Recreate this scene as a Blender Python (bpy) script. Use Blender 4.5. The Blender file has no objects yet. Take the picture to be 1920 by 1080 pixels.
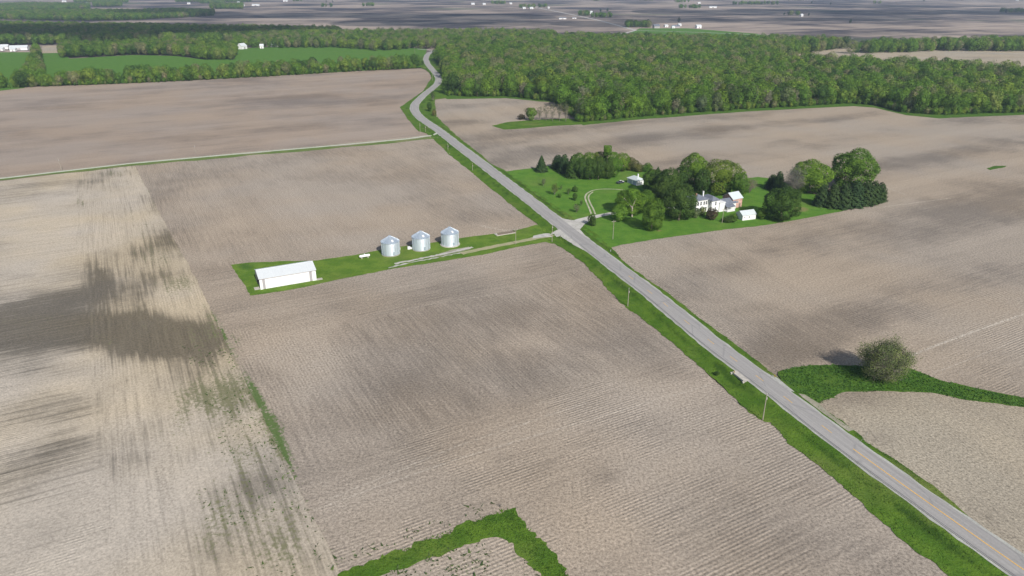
import bpy, bmesh, math, random
import numpy as np
from mathutils import Vector, Matrix
from mathutils.geometry import delaunay_2d_cdt

R = math.radians
scene = bpy.context.scene
col = scene.collection
random.seed(7)
rng = np.random.default_rng(7)

# ------------------------------------------------------------------ camera, sky, sun, exposure
F, YH, CH = 1335.0, -35.0, 105.0          # focal length in photo pixels, horizon row, drone height
PITCH = math.atan((540 - YH) / F)
CP, SP = math.cos(PITCH), math.sin(PITCH)
cam_d = bpy.data.cameras.new('camera')
cam_d.sensor_width = 36
cam_d.lens = 36 * F / 1920
cam_d.clip_start = 1
cam_d.clip_end = 60000
cam = bpy.data.objects.new('camera', cam_d)
cam.location = (0, 0, CH)
cam.rotation_euler = (math.pi / 2 - PITCH, 0, 0)
col.objects.link(cam)
scene.camera = cam

SUN_AZ, SUN_EL = R(-64), R(36)            # direction to the sun, measured from +X
world = bpy.data.worlds.new('World')
scene.world = world
world.use_nodes = True
wn = world.node_tree.nodes
wl = world.node_tree.links
wn.clear()
sky = wn.new('ShaderNodeTexSky')
sky.sky_type = 'NISHITA'
sky.sun_disc = False
sky.sun_elevation = SUN_EL
sky.sun_rotation = math.pi / 2 - SUN_AZ
sky.altitude = 200
sky.air_density = 1.0
sky.dust_density = 1.5
bg = wn.new('ShaderNodeBackground')
bg.inputs['Strength'].default_value = 0.085
wo = wn.new('ShaderNodeOutputWorld')
wl.new(sky.outputs[0], bg.inputs[0])
wl.new(bg.outputs[0], wo.inputs[0])

sd = bpy.data.lights.new('sun', 'SUN')
sd.energy = 4.2
sd.angle = R(0.53)
sd.color = (1.0, 0.955, 0.90)
sun = bpy.data.objects.new('sun', sd)
d = Vector((math.cos(SUN_EL) * math.cos(SUN_AZ), math.cos(SUN_EL) * math.sin(SUN_AZ), math.sin(SUN_EL)))
sun.rotation_euler = d.to_track_quat('Z', 'Y').to_euler()
sun.location = (60, -100, 200)
col.objects.link(sun)

scene.render.engine = 'CYCLES'
scene.view_settings.view_transform = 'Standard'
scene.view_settings.look = 'None'
scene.view_settings.gamma = 1
scene.view_settings.exposure = 0.30
scene.view_settings.use_curve_mapping = False
scene.cycles.max_bounces = 5
scene.cycles.diffuse_bounces = 2
scene.cycles.transmission_bounces = 3
scene.cycles.volume_bounces = 0
scene.render.resolution_x = 1024
scene.render.resolution_y = 576

# ------------------------------------------------------------------ survey helpers
def G(x, y, z=0.0):
    """ground point (world metres) of a feature surveyed at photo pixel x, y"""
    dx = (x - 960) / F
    dy = -(y - 540) / F
    Y = CP + dy * SP
    Z = -SP + dy * CP
    t = (z - CH) / Z
    return (dx * t, Y * t)

def PX(X, Y, Z=0.0):
    X = np.asarray(X, float); Y = np.asarray(Y, float)
    Z = Z - CH
    dd = Y * CP - Z * SP
    u = Y * SP + Z * CP
    return 960 + F * X / dd, 540 - F * u / dd

def mpp(y):                                # pixels per metre at a ground row
    return (y - YH) * CP / CH

def height_from(bx, by, ty):
    X, Y = G(bx, by)
    lo, hi = 0.0, 60.0
    for _ in range(30):
        m = (lo + hi) / 2
        if PX(X, Y, m)[1] > ty: lo = m
        else: hi = m
    return lo

AZ = R(29)                                 # bearing of the field grid
UX, VX = np.array([math.cos(AZ), math.sin(AZ)]), np.array([-math.sin(AZ), math.cos(AZ)])

road_px = [(2010, 1135), (1903, 1066), (1820, 1004), (1700, 919), (1595, 844), (1535, 798), (1477, 753), (1424, 713), (1375, 676), (1341, 652), (1226, 556),
           (1132, 485), (1072, 439), (1000, 382), (917, 318.5), (860, 275), (822, 245), (790, 223), (780, 213), (776.5, 204), (777, 197), (784, 188.5), (795, 178),
           (809, 167), (820, 157.5), (823.5, 149), (819, 140), (809, 129), (802, 120.5), (798, 111), (801, 103), (807, 98), (816, 95.5), (828, 94)]
road_w = np.array([G(*p) for p in road_px])

def resample(P, step, closed=False):
    P = [np.array(p, float) for p in P]
    if closed: P = P + [P[0]]
    out = []
    for a, b in zip(P[:-1], P[1:]):
        n = max(1, int(round(np.linalg.norm(b - a) / step)))
        for k in range(n): out.append(a + (b - a) * k / n)
    if not closed: out.append(P[-1])
    return np.array(out)

def smooth_line(P, it=3):
    P = P.copy()
    for _ in range(it):
        P[1:-1] = 0.5 * P[1:-1] + 0.25 * (P[:-2] + P[2:])
    return P

road_c = smooth_line(resample(road_w, 3.0), 14)

def dist_line(X, Y, L):
    X = np.asarray(X, float); Y = np.asarray(Y, float)
    best = np.full(X.shape, 1e9); side = np.zeros(X.shape)
    for a, b in zip(L[:-1], L[1:]):
        ex, ey = b - a
        l2 = ex * ex + ey * ey + 1e-9
        t = np.clip(((X - a[0]) * ex + (Y - a[1]) * ey) / l2, 0, 1)
        qx = X - a[0] - t * ex; qy = Y - a[1] - t * ey
        dd = np.hypot(qx, qy)
        m = dd < best
        best = np.where(m, dd, best)
        side = np.where(m, np.sign(ex * (Y - a[1]) - ey * (X - a[0])), side)
    return best, side                       # side > 0: left of travel away from camera

_i = int(np.linalg.norm(road_c - np.array(G(1408, 702)), axis=1).argmin())
_t = road_c[_i + 1] - road_c[_i - 1]; _t /= np.linalg.norm(_t); _n = np.array([-_t[1], _t[0]])
CULV = road_c[_i] + _n * 4.7; PIT = road_c[_i] + _n * 6.6; CULV_AZ = math.atan2(-_t[1], -_t[0])
def sst(x, a, b):
    t = np.clip((x - a) / (b - a), 0, 1)
    return t * t * (3 - 2 * t)

def hgt(X, Y):
    d0, s0 = dist_line(X, Y, road_c)
    bank = 0.42 * (1 - sst(d0, 4.4, 9.0))
    ditch = -0.38 * np.exp(-((d0 - 8.6) / 1.8) ** 2) * np.where(s0 > 0, 1.0, 0.35)
    far = 1 - sst(np.asarray(Y, float), 520, 640)
    pit = -1.0 * np.exp(-(np.hypot(np.asarray(X) - PIT[0], np.asarray(Y) - PIT[1]) / 3.4) ** 2) * sst(d0, 4.4, 5.1) * (s0 > 0)
    return (bank + ditch) * far + pit

# ------------------------------------------------------------------ value noise for attributes
_tab = rng.random((256, 256))
def vnoise(X, Y, s):
    X = np.asarray(X) / s + 100.3; Y = np.asarray(Y) / s + 57.7
    i = np.floor(X).astype(int); j = np.floor(Y).astype(int)
    fx = X - i; fy = Y - j
    fx = fx * fx * (3 - 2 * fx); fy = fy * fy * (3 - 2 * fy)
    g = lambda a, b: _tab[a % 256, b % 256]
    return (g(i, j) * (1 - fx) + g(i + 1, j) * fx) * (1 - fy) + (g(i, j + 1) * (1 - fx) + g(i + 1, j + 1) * fx) * fy
def fbm(X, Y, s, o=4):
    t = 0; a = 1; n = 0
    for k in range(o):
        t = t + a * vnoise(X + 31 * k, Y - 17 * k, s / 2 ** k); n += a; a *= .55
    return t / n

# ------------------------------------------------------------------ node helpers
class NT:
    def __init__(s, name):
        s.m = bpy.data.materials.new(name); s.m.use_nodes = True
        s.n = s.m.node_tree.nodes; s.l = s.m.node_tree.links
        s.n.clear()
        s.out = s.n.new('ShaderNodeOutputMaterial')
    def new(s, t, **k):
        o = s.n.new(t)
        for a, b in k.items(): setattr(o, a, b)
        return o
    def con(s, v, sock):
        if isinstance(v, bpy.types.NodeSocket): s.l.new(v, sock)
        elif v is not None:
            if isinstance(v, (tuple, list)) and len(v) == 3 and sock.type == 'RGBA': v = (*v, 1)
            sock.default_value = v
    def math(s, op, a, b=None, c=None, clamp=False):
        o = s.new('ShaderNodeMath', operation=op); o.use_clamp = clamp
        s.con(a, o.inputs[0]); s.con(b, o.inputs[1]); s.con(c, o.inputs[2])
        return o.outputs[0]
    def mix(s, f, a, b, bt='MIX'):
        o = s.new('ShaderNodeMix', data_type='RGBA', blend_type=bt)
        s.con(f, o.inputs[0]); s.con(a, o.inputs[6]); s.con(b, o.inputs[7])
        return o.outputs[2]
    def ss(s, v, a, b, lo=0.0, hi=1.0):
        o = s.new('ShaderNodeMapRange', interpolation_type='SMOOTHSTEP')
        s.con(v, o.inputs[0]); s.con(a, o.inputs[1]); s.con(b, o.inputs[2]); s.con(lo, o.inputs[3]); s.con(hi, o.inputs[4])
        return o.outputs[0]
    def noise(s, vec, scale, detail=2.0, rough=0.5, dim='3D'):
        o = s.new('ShaderNodeTexNoise', noise_dimensions=dim)
        s.con(vec, o.inputs['Vector']); s.con(scale, o.inputs['Scale']); s.con(detail, o.inputs['Detail']); s.con(rough, o.inputs['Roughness'])
        return o.outputs[0]
    def pos(s): return s.new('ShaderNodeNewGeometry').outputs['Position']
    def objc(s): return s.new('ShaderNodeTexCoord').outputs['Object']
    def rotscale(s, vec, az, sc):
        r = s.new('ShaderNodeVectorRotate', rotation_type='Z_AXIS')
        s.con(vec, r.inputs['Vector']); r.inputs['Angle'].default_value = -az
        m = s.new('ShaderNodeVectorMath', operation='MULTIPLY')
        s.con(r.outputs[0], m.inputs[0]); m.inputs[1].default_value = sc
        return m.outputs[0]
    def attr(s, name):
        return s.new('ShaderNodeAttribute', attribute_name=name).outputs['Fac']
    def bsdf(s, color, rough=0.9, metal=0.0, spec=0.15, bump=None, bdist=0.1, bstr=0.6, **k):
        b = s.new('ShaderNodeBsdfPrincipled')
        s.con(color, b.inputs['Base Color']); s.con(rough, b.inputs['Roughness']); s.con(metal, b.inputs['Metallic'])
        s.con(spec, b.inputs['Specular IOR Level'])
        if bump is not None:
            bp = s.new('ShaderNodeBump'); bp.inputs['Strength'].default_value = bstr; bp.inputs['Distance'].default_value = bdist
            s.con(bump, bp.inputs['Height']); s.l.new(bp.outputs[0], b.inputs['Normal'])
        s.l.new(b.outputs[0], s.out.inputs[0])
        return b

def simple(name, c, rough=0.7, metal=0.0, spec=0.3, var=0.12, scale=1.5, bdist=0.02):
    t = NT(name); p = t.objc()
    n = t.noise(p, scale, 4, 0.6)
    n2 = t.noise(p, scale * 9, 2)
    f = t.math('ADD', t.math('MULTIPLY', n, 0.7), t.math('MULTIPLY', n2, 0.3))
    c1 = tuple(max(0, x * (1 - var)) for x in c); c2 = tuple(min(1, x * (1 + var)) for x in c)
    t.bsdf(t.mix(t.ss(f, .3, .7), c1, c2), rough, metal, spec, n2, bdist, .3)
    return t.m

def soil(name, light, dark, azA=R(-61), azB=AZ, weed=(.085, .10, .035), pale=(.47, .42, .35), streak=0.30, speck=0.5, patch=0.3, rowlen=16.0, rowpitch=1.1,
         rowdark=0.10, warm=(1.05, 1.0, .93), wavepitch=.92, fleck=.34, wlo=.12, whi=.95, gst=None):
    t = NT(name); p = t.pos()
    A = t.noise(t.rotscale(p, azA, (1 / rowlen, 1 / rowpitch, 1)), 1.0, 3, .6)
    B = t.noise(t.rotscale(p, azB, (1 / rowlen, 1 / rowpitch, 1)), 1.0, 3, .6)
    rows = t.attr('rows')
    rm = t.new('ShaderNodeMix', data_type='FLOAT')
    t.con(rows, rm.inputs[0]); t.con(A, rm.inputs[2]); t.con(B, rm.inputs[3]); st = rm.outputs[0]
    # regular planter rows
    def wave(az):
        q = t.rotscale(p, az, (1, 1, 1))
        sx = t.new('ShaderNodeSeparateXYZ'); t.con(q, sx.inputs[0])
        wob = t.math('MULTIPLY', t.noise(p, .05, 2), .9); pit = wavepitch
        ph = t.math('ADD', t.math('MULTIPLY', sx.outputs[1], 2 * math.pi / pit), wob)
        return t.math('SINE', ph)
    wv = t.new('ShaderNodeMix', data_type='FLOAT')
    t.con(rows, wv.inputs[0]); t.con(wave(azA), wv.inputs[2]); t.con(wave(azB), wv.inputs[3])
    brk = t.ss(t.noise(p, .035, 4, .65), .44, .60)
    wvv = t.math('MULTIPLY', wv.outputs[0], brk)
    sp1 = t.noise(p, 1.5, 4, .85)
    sp2 = t.noise(p, .75, 2, .6)
    pt = t.noise(p, .028, 5, .62)
    wet = t.attr('wet')
    stc = t.math('SUBTRACT', st, .5)
    w = t.math('ADD', wet, t.math('MULTIPLY', stc, 1.5 * streak / .3))
    w = t.math('ADD', w, t.math('MULTIPLY', t.math('SUBTRACT', pt, .5), 1.0 * patch / .3))
    w = t.math('ADD', w, t.math('MULTIPLY', t.math('SUBTRACT', sp2, .5), .35))
    wf = t.ss(w, wlo, whi)
    c = t.mix(wf, light, dark)
    hue = t.ss(t.noise(p, .012, 3), .35, .65)
    c = t.mix(hue, c, t.mix(1.0, c, warm, 'MULTIPLY'))
    pl = t.math('MULTIPLY', t.attr('pale'), t.ss(sp2, .3, .62))
    c = t.mix(pl, c, pale)
    def lanes(az):
        q = t.rotscale(p, az, (1, 1, 1)); sx = t.new('ShaderNodeSeparateXYZ'); t.con(q, sx.inputs[0])
        yy = t.math('DIVIDE', t.math('ADD', sx.outputs[1], t.math('MULTIPLY', t.noise(p, .02, 2), 5.0)), 12.2)
        wn_ = t.new('ShaderNodeTexWhiteNoise', noise_dimensions='1D'); t.con(t.math('FLOOR', yy), wn_.inputs['W'])
        fr = t.math('ABSOLUTE', t.math('SUBTRACT', t.math('FRACT', yy), .5))
        trk_ = t.ss(t.math('ABSOLUTE', t.math('SUBTRACT', fr, .10)), .015, .05, 1, 0)
        return t.math('ADD', t.math('MULTIPLY', t.math('SUBTRACT', wn_.outputs['Value'], .5), .085), t.math('MULTIPLY', trk_, .045))
    lm_ = t.new('ShaderNodeMix', data_type='FLOAT'); t.con(rows, lm_.inputs[0]); t.con(lanes(azA), lm_.inputs[2]); t.con(lanes(azB), lm_.inputs[3])
    g = t.math('ADD', t.math('ADD', 1.0, lm_.outputs[0]), t.math('MULTIPLY', t.math('SUBTRACT', sp1, .5), speck * 2.6))
    g = t.math('ADD', g, t.math('MULTIPLY', stc, streak * 1.2 if gst is None else gst))
    g = t.math('ADD', g, t.math('MULTIPLY', wvv, rowdark))
    gc = t.new('ShaderNodeCombineColor'); [t.con(g, gc.inputs[i]) for i in range(3)]
    c = t.mix(1.0, c, gc.outputs[0], 'MULTIPLY')
    fk = t.noise(t.rotscale(p, azB + .35, (.9, 3.2, 1)), 1.0, 2, .7); fk2 = t.noise(t.rotscale(p, azA - .3, (.8, 3.0, 1)), 1.0, 2, .7)
    fm = t.math('ADD', t.ss(fk, .60, .74), t.ss(fk2, .60, .74), clamp=True)
    c = t.mix(t.math('MULTIPLY', fm, fleck), c, pale)
    wd = t.attr('weed')
    wz = t.math('ADD', wd, t.math('MULTIPLY', stc, 1.1))
    wz = t.math('ADD', wz, t.math('MULTIPLY', t.math('SUBTRACT', t.noise(p, .9, 3, .65), .5), 1.6))
    wz = t.math('MULTIPLY', t.ss(wz, .42, .85), t.ss(wd, .02, .12))
    c = t.mix(t.math('MULTIPLY', wz, .85), c, weed)
    h = t.math('ADD', t.math('MULTIPLY', sp1, .6), t.math('MULTIPLY', wvv, .25))
    t.bsdf(c, 1.0, 0, .05, h, .18, .8)
    return t.m

def grassm(name, a, b, cdark, dry=(.22, .19, .08), drya=.15):
    t = NT(name); p = t.pos()
    n1 = t.noise(p, .16, 4, .65); n2 = t.noise(p, 1.5, 3, .7); n3 = t.noise(p, .035, 3)
    c = t.mix(t.ss(n1, .35, .65), a, b)
    c = t.mix(t.math('MULTIPLY', t.ss(n2, .52, .78), .6), c, cdark)
    c = t.mix(t.math('MULTIPLY', t.ss(n3, .5, .72), drya), c, dry)
    c = t.mix(t.math('MULTIPLY', t.ss(t.math('ADD', t.attr('weed'), t.math('MULTIPLY', t.math('SUBTRACT', n2, .5), .9)), .3, .75), .9), c, cdark)
    c = t.mix(t.math('MULTIPLY', t.ss(t.math('ADD', t.attr('pale'), t.math('MULTIPLY', t.math('SUBTRACT', n2, .5), .9)), .3, .75), .8), c, dry)
    g = t.math('ADD', 1.0, t.math('MULTIPLY', t.math('SUBTRACT', n2, .5), .9))
    gc = t.new('ShaderNodeCombineColor'); [t.con(g, gc.inputs[i]) for i in range(3)]
    c = t.mix(1.0, c, gc.outputs[0], 'MULTIPLY')
    t.bsdf(c, 1.0, 0, .08, t.math('ADD', n2, t.math('MULTIPLY', n1, 1.5)), .35, .8)
    return t.m

def gravelm(name, a, b, sc=1.2):
    t = NT(name); p = t.pos()
    n1 = t.noise(p, .2, 4, .6); n2 = t.noise(p, sc * 2, 3, .7)
    c = t.mix(t.ss(n1, .3, .7), a, b)
    g = t.math('ADD', 1.0, t.math('MULTIPLY', t.math('SUBTRACT', n2, .5), .8))
    gc = t.new('ShaderNodeCombineColor'); [t.con(g, gc.inputs[i]) for i in range(3)]
    t.bsdf(t.mix(1.0, c, gc.outputs[0], 'MULTIPLY'), .95, 0, .15, n2, .05, .6)
    return t.m

def asphaltm():
    t = NT('asphalt'); p = t.pos()
    u = t.attr('across'); l = t.attr('along')
    cv = t.new('ShaderNodeCombineXYZ'); t.con(t.math('MULTIPLY', l, .03), cv.inputs[0]); t.con(t.math('MULTIPLY', u, 1.6), cv.inputs[1])
    st = t.noise(cv.outputs[0], 1.0, 4, .6)
    cv2 = t.new('ShaderNodeCombineXYZ'); t.con(t.math('MULTIPLY', l, .008), cv2.inputs[0]); t.con(t.math('MULTIPLY', u, .25), cv2.inputs[1])
    st2 = t.noise(cv2.outputs[0], 1.0, 3, .6)
    sp = t.noise(p, 2.2, 3, .7)
    ws = t.math('ABSOLUTE', t.math('SUBTRACT', t.math('ABSOLUTE', u), 1.7))     # wheel paths at +-1.7 m
    wp = t.ss(ws, 0, .9, 1, 0)
    c = t.mix(t.ss(st, .3, .7), (.292, .280, .266), (.362, .348, .330))
    c = t.mix(t.math('MULTIPLY', t.ss(st2, .45, .7), .5), c, (.250, .240, .230))
    c = t.mix(t.math('MULTIPLY', wp, .22), c, (.41, .39, .37))
    # tar sealed cracks
    w = t.new('ShaderNodeTexVoronoi', feature='DISTANCE_TO_EDGE')
    t.con(t.rotscale(p, R(-70), (.05, .28, 1)), w.inputs['Vector']); w.inputs['Scale'].default_value = 1
    ck = t.ss(w.outputs['Distance'], 0.0, .035, 1, 0)
    c = t.mix(t.math('MULTIPLY', ck, .35), c, (.17, .17, .175))
    g = t.math('ADD', 1.0, t.math('MULTIPLY', t.math('SUBTRACT', sp, .5), .35))
    gc = t.new('ShaderNodeCombineColor'); [t.con(g, gc.inputs[i]) for i in range(3)]
    t.bsdf(t.mix(1.0, c, gc.outputs[0], 'MULTIPLY'), .85, 0, .25, sp, .02, .4)
    return t.m

def leafm(name, mode):
    t = NT(name)
    oi = t.new('ShaderNodeObjectInfo'); p = t.pos()
    if mode == 'random':
        r = t.new('ShaderNodeValToRGB'); cr = r.color_ramp
        stops = [(0, (0.044, 0.086, 0.022)), (.14, (0.075, 0.156, 0.024)), (.32, (0.127, 0.238, 0.029)), (.50, (0.103, 0.187, 0.031)), (.68, (0.164, 0.259, 0.036)),
                 (.82, (0.203, 0.274, 0.043)), (.90, (0.179, 0.209, 0.084)), (1.0, (0.250, 0.230, 0.132))]
        cr.elements[0].position = 0; cr.elements[0].color = (*stops[0][1], 1); cr.elements[1].position = 1; cr.elements[1].color = (*stops[-1][1], 1)
        for q, c in stops[1:-1]:
            e = cr.elements.new(q); e.color = (*c, 1)
        t.con(oi.outputs['Random'], r.inputs[0]); base = r.outputs[0]
    else:
        base = oi.outputs['Color']
    n = t.noise(p, .28, 3, .6); n2 = t.noise(p, 1.6, 2)
    c = t.mix(t.ss(n, .35, .68), t.mix(1.0, base, (.66, .72, .75), 'MULTIPLY'), t.mix(1.0, base, (1.26, 1.20, 1.05), 'MULTIPLY'))
    g = t.math('ADD', .74, t.math('MULTIPLY', n2, .55))
    gc = t.new('ShaderNodeCombineColor'); [t.con(g, gc.inputs[i]) for i in range(3)]
    c = t.mix(1.0, c, gc.outputs[0], 'MULTIPLY')
    b = t.bsdf(c, .75, 0, .15)
    tr = t.new('ShaderNodeBsdfTranslucent'); t.con(t.mix(1.0, c, (1.1, 1.25, .6), 'MULTIPLY'), tr.inputs[0])
    mx = t.new('ShaderNodeMixShader'); mx.inputs[0].default_value = .22
    t.l.new(b.outputs[0], mx.inputs[1]); t.l.new(tr.outputs[0], mx.inputs[2]); t.l.new(mx.outputs[0], t.out.inputs[0])
    return t.m

def shinglem(name, a, b):
    t = NT(name); p = t.objc()
    w = t.new('ShaderNodeTexBrick'); t.con(p, w.inputs['Vector']); w.inputs['Scale'].default_value = 1.0
    w.inputs['Brick Width'].default_value = .9; w.inputs['Row Height'].default_value = .3; w.inputs['Mortar Size'].default_value = .03
    w.inputs['Color1'].default_value = (*a, 1); w.inputs['Color2'].default_value = (*b, 1); w.inputs['Mortar'].default_value = (*[x * .6 for x in a], 1)
    n = t.noise(p, 1.2, 4, .6)
    c = t.mix(t.math('MULTIPLY', t.ss(n, .35, .7), .35), w.outputs[0], tuple(x * 1.4 for x in b))
    t.bsdf(c, .9, 0, .2, n, .02, .4)
    return t.m

def corrugated(name, c, pitch=.25, axis=0, rough=.45, metal=0.0, var=.08, dirt=(.35, .30, .25), dirta=.15, radial=False):
    t = NT(name); p = t.objc()
    sx = t.new('ShaderNodeSeparateXYZ'); t.con(p, sx.inputs[0])
    wv = t.math('SINE', t.math('MULTIPLY', sx.outputs[axis], 2 * math.pi / pitch))
    n = t.noise(p, .7, 4, .6); n2 = t.noise(t.rotscale(p, 0, (2.0, 2.0, .3)), 1.0, 3, .6)
    cc = t.mix(n, tuple(x * (1 - var) for x in c), tuple(min(1, x * (1 + var)) for x in c))
    cc = t.mix(t.math('MULTIPLY', t.ss(n2, .55, .8), dirta), cc, dirt)
    t.bsdf(cc, rough, metal, .4, wv, .03, .5)
    return t.m

M = {}
M['soil_center'] = soil('soil_center', (.345, .298, .246), (.200, .172, .143), streak=.26, speck=1.25, patch=.27, weed=(.070, .135, .026))
M['soil_east'] = soil('soil_east', (.328, .283, .232), (.188, .163, .137), azA=R(-71), streak=.22, speck=1.2, patch=.38, rowdark=.09)
M['soil_west'] = soil('soil_west', (.450, .400, .335), (.142, .128, .107), streak=.46, speck=.7, patch=.55, rowlen=34, rowpitch=1.25, rowdark=.07, fleck=.12, wlo=-.05, whi=1.05, gst=.9,
                      weed=(.17, .17, .09), warm=(1.07, 1.0, .84))
M['soil_north'] = soil('soil_north', (.318, .266, .222), (.200, .169, .146), fleck=.15, streak=.20, speck=.7, patch=.36, rowdark=.04, rowlen=40, rowpitch=5)
M['soil_southeast'] = soil('soil_southeast', (.350, .308, .240), (.225, .194, .155), azA=R(-71), streak=.16, speck=1.25, patch=.30, rowdark=.06)
M['grass'] = grassm('grass', (.060, .130, .014), (.098, .175, .020), (.030, .068, .010), drya=.3)
M['lawn'] = grassm('lawn', (.076, .180, .022), (.108, .218, .028), (.046, .115, .018), drya=.2)
M['strip_grass'] = grassm('strip_grass', (.085, .165, .020), (.135, .215, .030), (.045, .105, .018), drya=.2)
M['rough_grass'] = grassm('rough_grass', (.052, .120, .016), (.080, .158, .020), (.032, .080, .018), drya=.10)
M['dry_grass'] = grassm('dry_grass', (.11, .17, .045), (.15, .20, .06), (.07, .12, .03), dry=(.30, .25, .15), drya=.6)
M['wheat'] = grassm('wheat', (.072, .168, .024), (.098, .200, .028), (.052, .120, .022), drya=.05)
M['gravel'] = gravelm('gravel', (.40, .385, .35), (.52, .50, .46))
M['shoulder'] = gravelm('shoulder', (.33, .33, .30), (.43, .43, .39))
M['lane_gravel'] = gravelm('lane_gravel', (.33, .34, .22), (.46, .44, .33))
M['drive_dirt'] = gravelm('drive_dirt', (.28, .30, .15), (.37, .33, .21))
M['dirt'] = gravelm('dirt', (.25, .24, .17), (.34, .315, .25), .6)
M['green_lane'] = gravelm('green_lane', (.42, .46, .34), (.52, .54, .44))
M['asphalt'] = asphaltm()
M['yellow_paint'] = simple('yellow_paint', (.68, .40, .10), .7, var=.25, scale=3)
M['white_paint'] = simple('white_paint', (.74, .74, .73), .6, var=.04)
M['white_metal'] = corrugated('white_metal', (.74, .74, .73), .9, 0, dirta=.05)
M['white_roof'] = corrugated('white_roof', (.58, .61, .62), .9, 0, dirta=.04, rough=.5)
M['grey_metal'] = corrugated('grey_metal', (.36, .34, .35), .3, 0)
M['roof_metal'] = corrugated('roof_metal', (.62, .68, .68), .6, 0, dirta=.1, metal=.2)
M['galvanised'] = corrugated('galvanised', (.66, .72, .78), .16, 2, rough=.40, metal=.62, dirta=.10, dirt=(.40, .38, .36))
M['galvanised_roof'] = corrugated('galvanised_roof', (.36, .43, .50), .3, 2, rough=.55, metal=.5, dirta=.3, dirt=(.34, .38, .42))
M['concrete'] = simple('concrete', (.46, .43, .38), .9, var=.2)
M['shingle'] = shinglem('shingle', (.125, .145, .18), (.17, .185, .22))
M['glass'] = simple('glass', (.03, .035, .045), .1, spec=.6, var=.1)
M['brick'] = simple('brick', (.38, .20, .15), .9, var=.35, scale=4)
M['brick_mix'] = simple('brick_mix', (.50, .31, .25), .9, var=.4, scale=1.2)
M['wood'] = simple('wood', (.20, .16, .12), .9, var=.3, scale=4)
M['pole_wood'] = simple('pole_wood', (.30, .27, .22), .9, var=.2, scale=3)
M['bark'] = simple('bark', (.17, .14, .11), .95, var=.3, scale=4)
M['bark_pale'] = simple('bark_pale', (.34, .30, .25), .95, var=.25, scale=4)
M['twig'] = simple('twig', (.22, .195, .165), .95, var=.25, scale=2)
M['dark'] = simple('dark', (.02, .02, .022), .9)
M['yellow'] = simple('yellow', (.75, .48, .05), .5)
M['truck_paint'] = simple('truck_paint', (.05, .06, .075), .3, spec=.5)
M['rubber'] = simple('rubber', (.02, .02, .02), .8)
M['leaf_random'] = leafm('leaf_random', 'random')
M['leaf'] = leafm('leaf', 'color')

def far_ground():
    t = NT('plain_soil'); p = t.pos()
    q = t.rotscale(p, AZ, (1 / 402, 1 / 402, 1))
    v = t.new('ShaderNodeTexBrick'); t.con(q, v.inputs['Vector']); v.inputs['Scale'].default_value = 1; v.offset = .37
    v.inputs['Brick Width'].default_value = 2.0; v.inputs['Row Height'].default_value = 1.0; v.inputs['Mortar Size'].default_value = .004; v.inputs['Bias'].default_value = 0
    v.inputs['Color1'].default_value = (0, 0, 0, 1); v.inputs['Color2'].default_value = (1, 1, 1, 1); v.inputs['Mortar'].default_value = (.3, .3, .3, 1)
    cell = v.outputs[0]
    n = t.noise(p, .0035, 6, .62); n2 = t.noise(p, .0009, 3, .5); n3 = t.noise(t.rotscale(p, AZ, (.004, .03, 1)), 1.0, 4, .6)
    s = t.math('ADD', t.math('MULTIPLY', n, .95), t.math('ADD', t.math('MULTIPLY', cell, .16), t.math('MULTIPLY', n2, .55)))
    s = t.math('ADD', s, t.math('MULTIPLY', n3, .30))
    c = t.mix(t.ss(s, .80, 1.14), (.38, .31, .255), (.060, .054, .062))
    c = t.mix(t.math('MULTIPLY', t.ss(t.noise(p, .0021, 3), .62, .66), .55), c, (.07, .11, .05))
    t.bsdf(c, 1.0, 0, .03)
    return t.m
M['plain'] = far_ground()

# ------------------------------------------------------------------ object helpers
def tag(o, label=None, cat=None, group=None, kind=None):
    if label: o['label'] = label
    if cat: o['category'] = cat
    if group: o['group'] = group
    if kind: o['kind'] = kind
    return o

def link_mesh(name, me, parent=None, loc=None):
    o = bpy.data.objects.new(name, me)
    if parent is not None: o.parent = parent
    if loc is not None: o.location = loc
    col.objects.link(o)
    return o

def empty(name, loc, rz=0.0, scale=None):
    o = bpy.data.objects.new(name, None)
    o.location = loc; o.rotation_euler = (0, 0, rz)
    if scale is not None: o.scale = scale
    o.empty_display_size = .5
    col.objects.link(o)
    return o

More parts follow.
